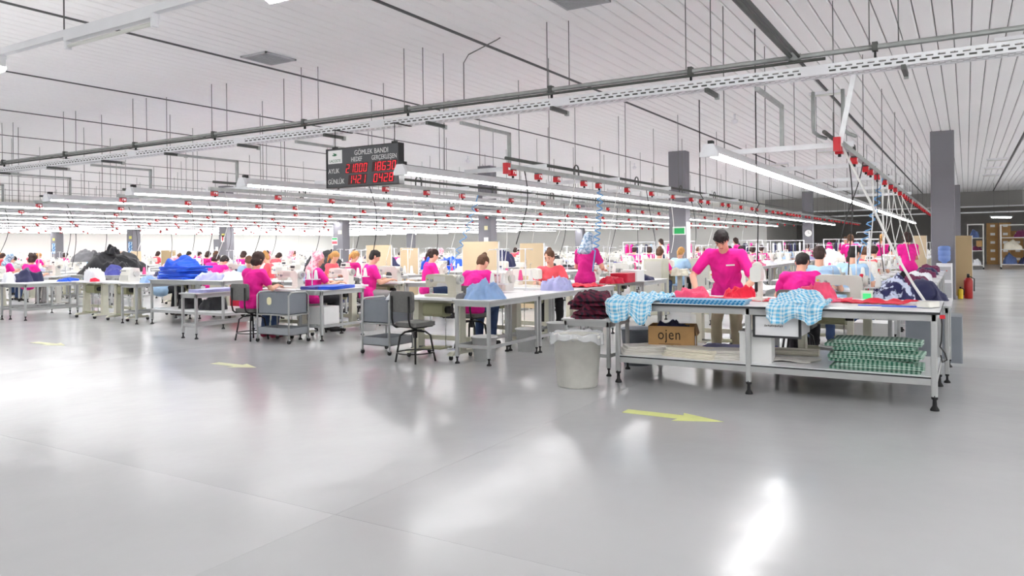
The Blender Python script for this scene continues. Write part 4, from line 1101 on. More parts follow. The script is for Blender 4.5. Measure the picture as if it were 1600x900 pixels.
    H('pony', lambda h: (tight(h), h.cap(hc + u * .03 - f * .1, hc - u * .05 - f * .135, .028, .032), h.cap(hc - u * .05 - f * .135, hc - u * .2 - f * .12, .032, .012)), 'hair_brown')
    H('scarf', lambda h: (h.ell(hc + u * .02 - f * .022, (.094, .106, .118), Mh, 16, 12), h.ell(hc - u * .06 - f * .04, (.1, .085, .1), Mh, 14, 10), h.cap(hc - u * .13 - f * .03, nb - sp * .02 - f * .03, .1, .13), h.ell(nb - sp * .05 - f * .03, (.165, .125, .08), Mt, 14, 8)), 'pink_dusty')
    PM[key + '/face'] = (hc, r, f, u, Mh, chest, Mt)
SEAT = .5
def seated(lean, bow, turn=0, arms=None, size=1.):
    z = SEAT + .1
    a = arms or {-1: ((-.27, .16, z + .2), (-.15, .4, z + .25), (.25, 1, -.1)), 1: ((.27, .16, z + .2), (.15, .4, z + .25), (-.25, 1, -.1))}
    return dict(pelvis=(0, 0, z), lean=lean, bow=bow, turn=turn, arms=a, size=size, knees={-1: (-.12, .42, SEAT + .07), 1: (.12, .42, SEAT + .07)}, ankles={-1: (-.12, .36, .09), 1: (.12, .34, .09)})
V, VF = .0095, .017
figure('sit', seated(.14, .3, size=1.04), V, True)
figure('sitbow', seated(.34, .55, size=1.03), V, True)
figure('sitturn', seated(.12, .28, -.5, {-1: ((-.26, .2, .82), (-.08, .4, .86), (.5, 1, -.1)), 1: ((.27, .2, .8), (.2, .42, .86), (-.1, 1, -.1))}), V, True)
figure('man', dict(pelvis=(0, -.1, .88), lean=.3, bow=.52, size=1.02, broad=1.12, bust=0, sleeve=.72,
    arms={-1: ((-.36, .16, 1.02), (-.3, .38, .91), (.3, .9, -.15)), 1: ((.37, .12, 1.06), (.24, .4, .9), (-.4, .9, -.1))},
    knees={-1: (-.11, -.02, .5), 1: (.12, .0, .5)}, ankles={-1: (-.12, -.06, .09), 1: (.13, -.05, .09)}), .0085, True)
figure('stand', dict(pelvis=(0, 0, .88), lean=.12, bow=.35, size=1.0,
    arms={-1: ((-.27, .12, 1.06), (-.14, .36, 1.02), (.25, 1, -.1)), 1: ((.27, .12, 1.06), (.14, .36, 1.02), (-.25, 1, -.1))},
    knees={-1: (-.1, .02, .48), 1: (.1, .02, .48)}, ankles={-1: (-.1, -.03, .09), 1: (.1, -.02, .09)}), V, True)
figure('farsit', seated(.16, .32), VF, False)
figure('farbow', seated(.4, .5), VF, False)
figure('farstand', dict(pelvis=(0, 0, .88), lean=.05, bow=.2, size=1.0,
    arms={-1: ((-.25, .08, 1.06), (-.16, .34, 1.02), (.25, 1, -.1)), 1: ((.25, .08, 1.06), (.16, .34, 1.02), (-.25, 1, -.1))},
    knees={-1: (-.1, .02, .48), 1: (.1, .02, .48)}, ankles={-1: (-.1, -.03, .09), 1: (.1, -.02, .09)}), VF, False)
run_rem()
def person(key, x, y, rz, shirt, trousers, hair, hairm, label, group=None, shoes='shoe_dark', face=False, z=0):
    root = tag(place(link('person', None), (x, y, z), rz), label, 'person', group)
    link('body', PM[key + '/body'], root)
    link('shirt', recol(key + '/shirt', shirt), root); link('trousers', recol(key + '/trousers', trousers), root)
    for q in (-1, 1): link('shoe', recol(key + '/shoe%d' % q, shoes), root)
    link('headscarf' if hair == 'scarf' else 'hair', recol(key + '/' + hair, hairm), root)
    if face:
        hc, r, f, u, Mh, chest, Mt = PM[key + '/face']
        for q in (-1, 1):
            link('eye', MB('eye').ell(hc + r * q * .031 + u * .004 + f * .081, (.012, .008, .007), Mh, 8, 6).mesh('eye'), root)
            link('eyebrow', MB(hairm).cap(hc + r * q * .018 + u * .03 + f * .094, hc + r * q * .05 + u * .028 + f * .08, .005, .004, 6).mesh('eyebrow'), root)
        link('mouth', MB('lips').cap(hc - u * .062 - r * .018 + f * .088, hc - u * .062 + r * .018 + f * .088, .006, .006, 6).mesh('mouth'), root)
    return root
mp = person('man', -2.48, 9.08, PI, 'pink', 'khaki', 'short', 'hair_black', 'worker in pink shirt standing and bending over the cutting table', face=True)
hc, r, f, u, Mh, chest, Mt = PM['man/face']
link('chest_print', MB('paper').box(-.05, -.001, -.009, .05, .001, .009).mesh('chest_print'), mp).matrix_local = Matrix.Translation(chest + Mt @ Vector((-.09, .127, .03))) @ Matrix.Rotation(-.2, 4, 'X') @ Matrix.Rotation(.25, 4, 'Z')
person('sit', -9.75, 8.12, 0, 'pink', 'jeans', 'bob', 'hair_dark', 'seated worker in pink with dark bobbed hair on the first chair beside the trolley', shoes='shoe_red')
person('sitturn', -9.62, 9.28, -.35, 'pink', 'trouser_black', 'scarf', 'pink_dusty', 'seated worker in pink wearing a dusty pink headscarf')
person('sit', -9.5, 10.55, -.55, 'pink', 'trouser_grey', 'short', 'hair_black', 'seated worker in pink with cropped black hair, turned beside an empty white table')
person('sit', -9.3, 12.1, -.6, 'pink', 'jeans', 'pony', 'hair_dark', 'seated worker in pink reaching forward behind the empty white table')
person('sitbow', -6.02, 8.85, 0, 'pink', 'jeans', 'bun', 'hair_brown', 'seated worker in pink with brown hair bun bent over behind the first tan machine')
person('sitturn', -5.9, 11.0, PI + .55, 'coral', 'trouser_black', 'bun', 'hair_brown', 'worker in coral shirt with brown hair whose face is seen', face=True)
person('stand', -5.62, 11.75, -.15, 'magenta', 'trouser_black', 'scarf', 'scarf_pale', 'standing worker in magenta with a pale blue headscarf seen from behind')
person('sitbow', -1.72, 9.42, 0, 'pink', 'trouser_black', 'short', 'hair_black', 'seated worker in pink bent down just behind the cutting table')
person('sit', -1.74, 11.05, .1, 'shirt_blue', 'jeans', 'short', 'hair_dark', 'seated worker in light blue shirt behind the bent pink worker')
person('sit', -1.5, 12.25, -.35, 'shirt_blue', 'jeans', 'short', 'hair_black', 'seated worker in light blue shirt turned aside near the floral bundle')
person('farbow', -13.5, 11.2, -2.3, 'shirt_blue', 'jeans', 'short', 'hair_brown', 'worker in light blue leaning down behind the blue fabric bench')
person('farsit', -13.7, 12.0, 2.2, 'coral', 'jeans', 'bun', 'hair_blond', 'worker with blond bun behind the bright blue fabric')
person('farsit', -12.3, 12.4, -1.3, 'coral', 'jeans', 'pony', 'hair_blond', 'worker with blond ponytail beside the white fabric heaps')

# ================================================================== sewing lines
GRAILS = ((-3.9, 31), (-7.9, 31.4), (-4.0, 38.2), (-8.0, 36), (-11.2, 33), (-14.2, 36), (-3.9, 35), (-7.8, 40))
FARD = 17.
def dist(x, y): return x * FWD.x + y * FWD.y
def visible(x, y, pad=30):
    d = dist(x, y)
    if d < 2: return False
    a = (x * RGT.x + y * RGT.y) / d * 1177 + 800
    return -pad < a < 1600 + pad
RN = random.Random(11)
OCC = []
def free(x0, y0, x1, y1, t=.02):
    return not any(x0 < c - t and x1 > a + t and y0 < d - t and y1 > b + t for a, b, c, d in OCC)
def reg(x0, y0, x1, y1): OCC.append((x0, y0, x1, y1))
for x in COLX:
    for y in (21.85, 43.2): reg(x - .3, y - .3, x + .3, y + .24)
for x, y in ((-2.78, 23.0), (-2.1, 24.1), (-1.15, 19.6), (-9.75, 8.12), (-9.62, 9.28), (-9.5, 10.55), (-9.3, 12.1), (-6.02, 8.85), (-5.9, 11.0), (-5.62, 11.75), (-1.72, 9.42), (-1.74, 11.05), (-1.5, 12.25), (-13.5, 11.2), (-13.7, 12.0), (-12.3, 12.4), (-2.48, 9.08)): reg(x - .25, y - .2, x + .25, y + .3)
for r_ in ((-9.75, 13.85, -8.8, 14.2), (-12.9, 14.15, -12.1, 14.5), (-12.05, 14.45, -11.5, 14.8), (-8.6, 14.45, -8.0, 14.8), (-22.3, 14.85, -21.55, 15.2), (-24.6, 15.25, -24, 15.6), (-1.2, 22.4, -.85, 22.8),
           (-3.2, 7.3, -.2, 8.75), (-13.72, 8.9, -11.5, 10.1), (-13.8, 10.3, -13.1, 10.9), (-11.02, 7.7, -10.6, 9.2), (-17.75, 8.0, -16.4, 9.75), (-21.4, 11.1, -18.6, 12.8), (-8.95, 10.95, -8.33, 12.45), (-9.1, 8.45, -8.55, 9.45),
           (-5.75, 14.7, -5.28, 15.15), (-4.95, 15.3, -4.45, 15.75), (-1.2, 9.65, -.7, 10.15), (-.7, 10.3, 0, 10.9), (-.75, 8.8, 0, 10.1), (-19.2, 10.9, -17.8, 11.8), (-3.1, 17.9, -2.28, 19.1), (-16.65, 9.0, -15.62, 9.6), (-18.4, 8.0, -17.6, 9.75)): reg(*r_)
for x, y in ((-21.5, 13.4), (-15.1, 15.2), (-13.5, 15.5), (-12.6, 17.2), (-12.4, 19.6), (-10.7, 19.8)): reg(x - .76, y - .46, x + .76, y + .46)
for x, y in GRAILS: reg(x - .85, y - .55, x + .85, y + .55)
ROW, POS = 0, 0
def where():
    if POS < 12: return '%s along the %s sewing line' % (NTH[POS], NTH[ROW])
    return 'far along the %s sewing line' % NTH[ROW]
HEAPS = {}
def heap_me(m, v, wd, dp, h, near):
    k = (m, v, near)
    if k not in HEAPS: HEAPS[k] = heap(wd, dp, h, m, 100 + v * 3, 32 if near else 14).mesh('fabric_pile')
    return HEAPS[k]
PILEC = ['cloth_white', 'cloth_white', 'cloth_lavender', 'cloth_navy', 'cloth_black', 'cloth_sky', 'cloth_cream', 'cloth_charcoal', 'cloth_rose', 'cloth_indigo', 'cloth_white']
def rpile(x, y, z, m=None):
    m = m or RN.choice(PILEC); v = RN.randrange(2)
    near = dist(x, y) < FARD
    wd, dp, h = ((.5, .6, .14), (.42, .5, .2))[v]
    tag(place(link('fabric_pile', heap_me(m, v, wd, dp, h, near)), (x, y, z), RN.uniform(-.4, .4)), 'loose %s cloth pile, %s' % (CW[m], where()), 'fabric', '%s cloth piles on the sewing lines' % CW[m])
MACH = [K_LOCK, K_LOCK, K_LOCKG, K_OVER]
ML = {id(K_LOCK): ('white lockstitch machine with control panel', 'white lockstitch machines'), id(K_LOCKG): ('pale grey lockstitch machine', 'pale grey lockstitch machines'), id(K_OVER): ('squat white overlock machine', 'overlock machines'), id(K_LOCKT): ('tan lockstitch machine', 'tan lockstitch machines')}
nmach = 0
def station(x, y, kind=None, flip=False, table=K_TABLE, stand=True, lab=None, near=None, force=False):
    """table centre at x,y; operator on the -y side unless flip"""
    global nmach
    if not force and not free(x - .5, y - .26, x + .5, y + .26): return False
    reg(x - .5, y - .26, x + .5, y + .26)
    far = (dist(x, y) > FARD) if near is None else not near
    rz = PI if flip else 0
    table.spawn('white-topped sewing table on %s pedestals, %s' % ('beige' if table is K_TABLE else 'pale grey', where()), 'table', (x, y, 0), rz, 'sewing tables', far)
    kind = kind or RN.choice(MACH)
    l, g = ML[id(kind)]
    kind.spawn(lab or l + ', ' + where(), 'sewing machine', (x + (.05 if not flip else -.05), y + .02, .802 if kind is not K_OVER else .801), rz + RN.uniform(-.04, .04), g, far)
    nmach += 1
    if stand:
        ks = RN.choice((K_STAND, K_STAND, K_STAND, K_STANDN, K_STANDP))
        nm = {id(K_STAND): 'white cones', id(K_STANDN): 'a navy cone', id(K_STANDP): 'a pink cone'}[id(ks)]
        c = math.cos(rz)
        ks.spawn('thread stand with %s, %s' % (nm, where()), 'thread stand', (x + .4 * c, y + .17 * c, .79), rz, 'thread stands with ' + nm, far)
    return True
WKL = {'bob': 'dark bobbed hair', 'bun': 'a hair bun', 'short': 'short dark hair', 'pony': 'a ponytail', 'scarf': 'a headscarf'}
def rperson(x, y, face=0, key=None):
    if not free(x - .25, y - .2, x + .25, y + .2): return
    reg(x - .25, y - .2, x + .25, y + .2)
    key = key or RN.choice(('farsit', 'farsit', 'farbow'))
    hair = RN.choice(('bob', 'bun', 'short', 'pony', 'scarf', 'bob'))
    hm = {'bob': 'hair_dark', 'bun': RN.choice(('hair_brown', 'hair_dark')), 'short': 'hair_black', 'pony': RN.choice(('hair_brown', 'hair_blond')), 'scarf': RN.choice(('pink_dusty', 'scarf_pale'))}[hair]
    sh = RN.choice(('pink', 'pink', 'pink', 'magenta', 'coral', 'shirt_white', 'shirt_blue'))
    sw = {'pink': 'pink', 'magenta': 'magenta', 'coral': 'coral', 'shirt_white': 'white', 'shirt_blue': 'light blue'}[sh]
    if key == 'farstand': lab = 'standing worker in %s with %s by the far garment rails' % (sw, WKL[hair])
    else: lab = 'seated worker in %s with %s, %s' % (sw, WKL[hair], where())
    person(key, x, y, face + RN.uniform(-.3, .3), sh, RN.choice(('jeans', 'trouser_black', 'trouser_grey')), hair, hm, lab, 'far workers in %s with %s' % (sw, WKL[hair]))
def rchair(x, y, rz=0, far=True):
    K_CHAIR.spawn('grey padded work chair, ' + where(), 'chair', (x, y, 0), rz, 'work chairs in the sewing lines', far)
def rbench(x, y, kind=None):
    if not free(x, y, x + .55, y + 1.26): return False
    reg(x, y, x + .55, y + 1.26)
    far = dist(x, y) > FARD
    (kind or (K_BENCHF if far else K_BENCH)).spawn('narrow white-topped bench with grey legs, ' + where(), 'bench', (x, y, 0), 0, 'narrow benches along the sewing lines', far)
    return True

# ---- row B (first full line right of the empty chair)
K_CHAIR.spawn('empty grey work chair with black tube frame beside the first tan machine', 'chair', (-5.98, 7.52, 0), -.12)
ROW = 1
station(-5.97, 8.02, K_LOCKT, lab='tan lockstitch machine on the first sewing table near the empty chair', stand=False)
K_STAND.spawn('thin thread stand behind the tan machine and blue shirts', 'thread stand', (-5.42, 8.6, .79))
trolley_kind(.5, .52, .76).spawn('grey trolley with bin and lower tray beside the empty chair', 'trolley', (-7.1, 7.75, 0))
pile(-6.85, 8.0, .45, .38, .4, .36, 'cloth_white', 'white crumpled bundle standing out of the trolley beside the empty chair', 4, sharp=.8)
for POS in range(20):
    rbench(-5.46, 7.6 + POS * 1.27)
pile(-5.2, 7.95, .79, .62, .55, .18, 'cloth_sky', 'pale blue shirts heaped on the bench end by the tan machine', 14, .5, k=30, sharp=.8)
pile(-5.42, 7.82, .79, .3, .2, .07, 'cloth_charcoal', 'small dark grey cloth beside the heaped pale blue shirts', 24)
pile(-5.2, 9.9, .79, .6, .5, .2, 'cloth_lavender', 'lavender and white shirts heaped along the long bench', 34, k=30, sharp=.8)
flat(-5.15, 10.75, .4, .6, 'cloth_red', 'flat red cloth on the long bench beyond the lavender shirts', 44, .1, .04, .79)
pile(-5.2, 11.9, .79, .45, .55, .14, 'cloth_crimson', 'crimson cloth heaped on the long bench by a red container', 54)
pile(-5.15, 13.2, .79, .4, .8, .1, 'cloth_navy', 'navy cloth lying on the long bench beyond the crimson heap', 64)
for POS, y in enumerate([9.44, 10.42] + [12.5 + 1.42 * q for q in range(22)], 1):
    ok = station(-5.97, y, flip=(POS in (2, 6, 9)), force=POS < 3)
    if POS > 2 and ok and RN.random() < .5: rperson(-5.95, y - .58)
    if POS > 3 and y < 32 and RN.random() < .5: rpile(-5.18, y, .79)
rchair(-6.02, 8.85, 0, False); rchair(-5.9, 11.0, PI + .55, False)
solid('red_container', MB('cloth_crimson').rbox(-.16, -.2, 0, .16, .2, .16, .03), 'red plastic container on the long bench behind the crimson cloth', 'container', (-5.16, 12.3, .79))
solid('white_container', MB('bucket_white').rbox(-.16, -.2, 0, .16, .2, .2, .04), 'white plastic container beside the red one on the long bench', 'container', (-5.16, 12.75, .79))
K_BUCKET.spawn('white waste bucket under the bench end by the tan machine', 'bucket', (-5.25, 8.0, 0))
for yy in (9.0, 9.9, 11.2): K_BUCKET.spawn('white waste bucket under the long bench', 'bucket', (-5.2, yy, 0), 0, 'white buckets under the long bench')
for x0, y0, wd in ((-6.7, 14.9, 0), (-5.9, 15.5, 0)):
    solid('cabinet', MB('beige').rbox(-.2, -.2, 0, .2, .2, 1.15, .02).box(-.17, -.205, .2, .17, -.2, 1.1, 'machine_grey').box(.1, -.215, .6, .12, -.205, .75, 'steel'), 'tall beige cabinet standing in the sewing line beside the grey column', 'cabinet', (x0 + 1.2, y0, 0), 0, 'tall beige cabinets')

# ---- row A (behind the cutting table)
ROW = 0
POS = 0
station(-1.28, 9.12, K_LOCKG, lab='pale grey sewing machine with green display behind the cutting table', stand=False, force=True)
solid('display', MB('machine').prism([(0, 0), (.09, 0), (.07, .13), (.02, .13)], 'x', -.06, .06).box(-.04, -.004, .04, .04, .012, .1, 'screen_green'), 'small display with green screen on the sewing table behind the cutting table', 'display', (-.93, 8.98, .79), .1)
K_STANDR.spawn('tall white thread stand with a red cone behind the cutting table', 'thread stand', (-.93, 9.3, .79))
pile(-.7, 9.3, .79, .52, .6, .24, 'cloth_floral', 'navy and white floral bundle heaped on a bench behind the cutting table', 71, .4, k=30, sharp=.8, flat=.5)
kk = bench_kind(.6, 1.2, .79)
kk.spawn('white bench under the floral bundle behind the cutting table', 'bench', (-.74, 8.85, 0))
pile(-.4, 9.6, .79, .5, .5, .2, 'cloth_navy', 'dark navy cloth slumped beside the floral bundle', 77, .8, k=24)
for POS in range(1, 22):
    y = 9.25 + 1.42 * POS
    ok = station(-1.75, y + .9, flip=(POS % 5 == 3), force=POS < 3)
    if POS > 2 and ok and RN.random() < .6: rperson(-1.75, y + .35)
    if POS % 2 and rbench(-2.95, y + .2) and RN.random() < .8: rpile(-2.7, y + .6, .79)
    if 1 < POS < 8 and rbench(-.95, y + .25): rpile(-.68, y + .7, .79, RN.choice(('cloth_navy', 'cloth_rose', 'cloth_white', 'cloth_plum')))
POS = 0
rchair(-1.72, 9.42, 0, False)
bench_kind(.75, 1.0, .8).spawn('square bench under the large white fabric mound', 'bench', (-3.05, 18.0, 0))
pile(-2.67, 18.5, .8, .9, 1.1, .5, 'cloth_white', 'large white fabric mound behind the light blue shirts', 88, k=24)
bench_kind(.9, .7, .8).spawn('small bench under the navy bundle beyond the standing worker', 'bench', (-3.95, 13.25, 0))
pile(-3.5, 13.6, .8, .9, .7, .3, 'cloth_navy', 'navy bundle on the bench beyond the standing worker', 91, k=24)
POS = 1
station(-2.85, 10.35, K_LOCK)
K_BUCKET.spawn('white bucket holding yellow tools under the row behind the cutting table', 'bucket', (-1.25, 8.95, 0))
solid('white_cupboard', MB('bucket_white').rbox(-.2, -.2, 0, .2, .2, .5, .02), 'white box cupboard on the floor behind the cutting table', 'cupboard', (-.95, 9.9, 0))
solid('grey_crate', MB('cart_grey').rbox(-.3, -.25, 0, .3, .25, .55, .02), 'grey crate under the sewing row behind the cutting table', 'crate', (-.35, 10.6, 0))

# ---- row C (line of the woman beside the trolley)
trolley_kind().spawn('grey trolley with bin and lower tray beside the bobbed worker', 'trolley', (-9.48, 7.98, 0))
solid('document_tag', MB('paper_cream').rbox(-.05, -.003, 0, .05, 0, .12, .04, axis='y'), 'cream tag fixed to the trolley bin beside the bobbed worker', 'tag', (-9.2, 7.995, .58))
bench_kind(.55, 1.0, .79).spawn('white bench with grey legs carrying folded blue cloth', 'bench', (-9.1, 8.45, 0))
for i, m in enumerate(('cloth_indigo', 'cloth_blue')):
    solid('folded_cloth', folded(.3, .7, .05, m, 120 + i, 2), '%s folded cloth on the bench beside the trolley' % CW[m], 'fabric', (-8.98 + .26 * i, 8.85 + .1 * i, .79), .25)
solid('white_box', MB('bucket_white').rbox(-.17, -.17, 0, .17, .17, .28, .01), 'white box on the floor under the bench of folded blue cloth', 'box', (-8.8, 8.75, .24))
K_CHAIR.spawn('grey work chair under the bobbed worker beside the trolley', 'chair', (-9.75, 8.12, 0), 0)
K_CHAIR.spawn('grey work chair under the worker with dusty pink headscarf', 'chair', (-9.62, 9.28, 0), -.35)
K_CHAIR.spawn('grey work chair under the worker with cropped black hair', 'chair', (-9.5, 10.55, 0), -.55)
bench_kind(.62, 1.5, .79).spawn('empty white table before the worker with cropped black hair', 'table', (-8.95, 10.95, 0))
ROW = 2
CSTN = [8.72, 9.9, 11.2] + [12.75 + 1.3 * q for q in range(18)]
for i, y in enumerate(CSTN):
    POS = i
    ok = station(-9.6, y, K_LOCK if i == 0 else None, flip=(i in (5, 9)), force=i < 4)
    if i > 3 and ok and RN.random() < .5: rperson(-9.6, y - .58)
    if i > 2:
        if i < 14 and rbench(-9.06, y - .4) and RN.random() < .6: rpile(-8.8, y, .79)
K_BUCKET.spawn('white bucket under the sewing tables of the bobbed worker line', 'bucket', (-9.0, 10.0, 0))
bs = bench_kind(.42, 1.5, .74); bs.spawn('narrow bench with lavender cloth left of the bobbed worker', 'bench', (-11.02, 7.72, 0))
solid('folded_cloth', folded(.36, .8, .05, 'cloth_lavender', 131, 3), 'lavender shirts folded flat on the narrow bench', 'fabric', (-10.8, 8.25, .74), .06)

# ---- row D: big packing bench with blue fabric
bd = bench_kind(2.2, 1.15, .87, shelf=.3, rails=False); bd.spawn('wide packing bench with lower shelf carrying the bright blue fabric', 'bench', (-13.72, 8.95, 0))
for i in range(5):
    solid('blue_garment', folded(.86 - .05 * (i % 3), .62, .05, 'cloth_blue', 140 + i, 2, .02), 'bright blue garment folded in the stack on the packing bench', 'fabric', (-13.27 + .05 * math.sin(i * 2.2), 9.42 + .04 * math.sin(i * 3.3), .87 + .051 * i), .25 * math.sin(i * 1.7), 'stack of bright blue garments')
pile(-13.25, 9.42, 1.12, .85, .62, .15, 'cloth_blue', 'crumpled bright blue garment topping the blue stack', 151, .2, k=26, sharp=.9)
for (x, y, m, s, lab) in ((-12.45, 9.35, 'cloth_mint', 161, 'pale mint cloth heaped beside the bright blue stack'), (-12.0, 9.5, 'cloth_white', 164, 'white cloth heaped at the packing bench end'), (-12.2, 9.22, 'cloth_lavender', 167, 'lavender cloth slumped at the packing bench edge'), (-12.5, 9.85, 'cloth_rose', 170, 'rose cloth spread along the packing bench back')):
    pile(x, y, .87, .62, .55, .17, m, lab, s, .3, k=24, sharp=.6)
pile(-13.0, 9.35, .3, .55, .5, .26, 'cloth_black', 'dark striped bundle on the packing bench shelf', 173, k=20, sharp=.9)
pile(-12.3, 9.35, .3, .7, .5, .28, 'cloth_black', 'black bagged bundle on the packing bench shelf end', 176, k=20, sharp=.9)
kc = Kind('drawer_cabinet')
kc.add('body', MB('beige').rbox(-.3, -.25, .06, .3, .25, .82, .02))
for q in range(2): kc.add('drawer', MB('cloth_crimson').box(-.22, -.26, .25 + q * .2, .02, -.25, .33 + q * .2))
kc.add('side_panel', MB('cloth_crimson').box(.3, -.2, .1, .31, .2, .75))
for q in (-.25, .25): kc.add('castor', castor(q, -.18))
kc.spawn('beige cabinet with red drawers behind the packing bench', 'cabinet', (-13.45, 10.6, 0))
LEFT_ROWS = {3: 10.9, 4: 9.25, 5: 8.6, 6: 9.5}
for i in range(3, 14):
    ox = LX[i] + .1
    y = LEFT_ROWS.get(i, 9.0)
    q = 0
    while y < (38 if i < 9 else 32):
        ROW, POS = i, q
        if visible(ox, y) and nmach < 296:
            ok = station(ox, y, flip=(RN.random() < .15), table=K_TABLE if RN.random() < .6 else K_TABLE2, stand=RN.random() < .8)
            if ok and q and RN.random() < (.45 if y < 26 else .3): rperson(ox, y - .58)
            if y < 30 and rbench(ox + .52, y - .5) and RN.random() < .65: rpile(ox + .8, y + RN.uniform(-.1, .3), .79)
        y += 1.34 if y < 24 else 1.9; q += 1
# left foreground: plastic-covered machine, navy heap, black mound
k = Kind('covered_machine')
k.add('cover', heap(.62, .36, .34, 'cloth_white', 191, 22, sharp=.5, flat=.35).join(MB()))
solid('machine_cover', heap(.6, .36, .3, 'cloth_white', 191, 22, sharp=.5, flat=.35), 'white sewing machine wrapped in crumpled plastic on the aisle table', 'machine', (-16.15, 9.27, .79))
K_TABLE.spawn('sewing table on wide beige pedestals carrying the wrapped machine', 'table', (-16.15, 9.3, 0))
pile(-15.85, 9.12, .79, .26, .2, .08, 'cloth_red', 'small red cloth beside the wrapped white machine', 194)
for (x, y, s) in ((-18.35, 8.05, 0), (-17.45, 8.15, 1)):
    bench_kind(.7 if s else .85, 1.5, .77).spawn('grey-legged white bench %s' % ('between the navy heap and wrapped machine' if s else 'carrying the navy heap and white bag'), 'bench', (x, y, 0))
pile(-17.95, 8.8, .77, .8, .8, .3, 'cloth_navy', 'navy cloth heap on the bench left of the wrapped machine', 197, k=26, sharp=.7)
pile(-17.9, 8.4, .77, .36, .3, .2, 'cloth_white', 'white plastic bag in front of the navy heap', 200, k=20, sharp=.8)
pile(-17.1, 9.2, .77, .5, .4, .06, 'cloth_blue', 'small bright blue cloth behind the wrapped machine', 203)
bm_ = bench_kind(2.6, 1.5, .8); bm_.spawn('wide bench buried under the black garment mound', 'bench', (-21.35, 11.2, 0))
pile(-20.05, 11.9, .8, 2.5, 1.5, .72, 'cloth_black', 'high mound of black garments on a wide bench', 206, k=40, sharp=.35, flat=.9, fs=2.2)
pile(-20.35, 11.55, 1.14, 1.2, .7, .36, 'cloth_charcoal', 'grey garment draped over the black mound', 209, .3, k=26, sharp=.5)
pile(-19.85, 11.9, 1.34, .5, .4, .24, 'cloth_black', 'small black bundle topping the garment mound', 212, k=18, sharp=.6)
pile(-19.1, 11.5, .8, .7, .55, .22, 'cloth_indigo', 'indigo cloth at the foot of the black mound', 215, k=20)
for (x, y, m, lab) in ((-21.5, 13.4, 'cloth_black', 'long black cloth bundle left of the black mound'), (-15.1, 15.2, 'cloth_black', 'black garment heap behind the blond ponytail worker'), (-13.5, 15.5, 'cloth_navy', 'navy garment heap behind the dusty pink headscarf'), (-12.6, 17.2, 'cloth_blue', 'bright blue garment heap near the grey column'), (-12.4, 19.6, 'cloth_navy', 'navy garment heap on a rack bench'), (-10.7, 19.8, 'cloth_black', 'black garment heap on a rack bench')):
    pile(x, y, .8, 1.5, .9, .5, m, lab, int(-x * 10), .2, k=26, sharp=.5)
    bench_kind(1.5, .9, .8).spawn('bench under the ' + lab, 'bench', (x - .75, y - .45, 0))

# ================================================================== beige partition boards
def board(x0, y0, wd, h, label, m='board_beige', rz=0, d=.03):
    k = Kind('partition_board')
    k.add('panel', MB(m).box(0, 0, .05, wd, d, h)); k.add('edge_trim', MB('tabletop').box(-.012, -.003, .05, 0, d + .003, h).box(wd, -.003, .05, wd + .012, d + .003, h))
    for q in (.05, wd - .1): k.add('foot', MB('leg_grey').box(q, -.15, 0, q + .05, .18, .05))
    k.spawn(label, 'partition', (x0, y0, 0), rz)
board(-9.75, 14.0, .95, 1.55, 'wide beige partition board behind the worker with the hair bun')
board(-12.9, 14.3, .8, 1.5, 'beige partition board beside the display-side column'); board(-12.05, 14.6, .55, 1.42, 'narrow beige partition board overlapping a wider one')
board(-8.6, 14.6, .6, 1.5, 'beige partition board behind the coral worker')
board(-22.3, 15.0, .75, 1.42, 'tan partition board beside the poster column', 'board_tan'); board(-24.6, 15.4, .6, 1.4, 'beige partition board left of the poster column')
board(-.24, 22.35, .36, 1.58, 'tan board standing behind the water cooler column', 'board_tan')
board(-1.2, 22.6, .3, 1.6, 'pale board standing left of the water cooler column')

# ================================================================== column signs
def col_sign(ci, row, name, mb, label, cat):
    y = (21.85, 43.2)[row] - .2
    return solid(name, mb, label, cat, (COLX[ci], y, 0))
k = Kind('exit_sign'); k.add('case', MB('exit_box').box(-.13, -.05, 1.72, .25, -.002, 1.96)); k.add('pictogram', MB('exit_green').box(-.11, -.056, 1.75, .23, -.05, 1.92))
k.spawn('green emergency exit sign on the grey column behind the standing worker', 'sign', (COLX[1], 21.65, 0))
solid('wall_poster', MB('paper').box(.262, -.36, .6, .266, .0, 2.1), 'tall white poster on the side of the exit sign column', 'poster', (COLX[1], 22.05, 0))
k = Kind('wall_clock'); k.add('case', MB('black').cyl((0, -.04, 1.95), (0, -.002, 1.95), .2, n=24)); k.add('face', MB('paper').cyl((0, -.045, 1.95), (0, -.04, 1.95), .185, n=24)); k.add('hands', MB('ink').box(-.006, -.048, 1.95, .006, -.045, 2.08).box(0, -.048, 1.944, .09, -.045, 1.956))
k.spawn('round white wall clock on the far grey column', 'clock', (COLX[1] + .05, 43.0, 0))
col_sign(2, 0, 'notice', MB('paper').box(-.02, -.006, 1.5, .16, -.002, 1.75), 'white notice on the grey column behind the hijab worker', 'notice')
col_sign(2, 0, 'notice', MB('paper_cream').box(0, -.006, 2.0, .14, -.002, 2.14), 'small cream notice above the white notice', 'notice')
col_sign(3, 0, 'notice', MB('paper_cream').box(.02, -.006, 1.98, .2, -.002, 2.12), 'small cream notice on the column under the display', 'notice')
k = Kind('wall_notice'); k.add('board', MB('paper').box(-.3, -.008, 1.55, -.02, -.002, 1.85)); k.add('heading', MB('exit_green').box(-.29, -.01, 1.76, -.03, -.008, 1.83)); k.add('text_block', MB('coral').box(-.29, -.01, 1.6, -.03, -.008, 1.7))
k.spawn('white notice with green heading and red text on a column', 'notice', (COLX[3], 21.65, 0))
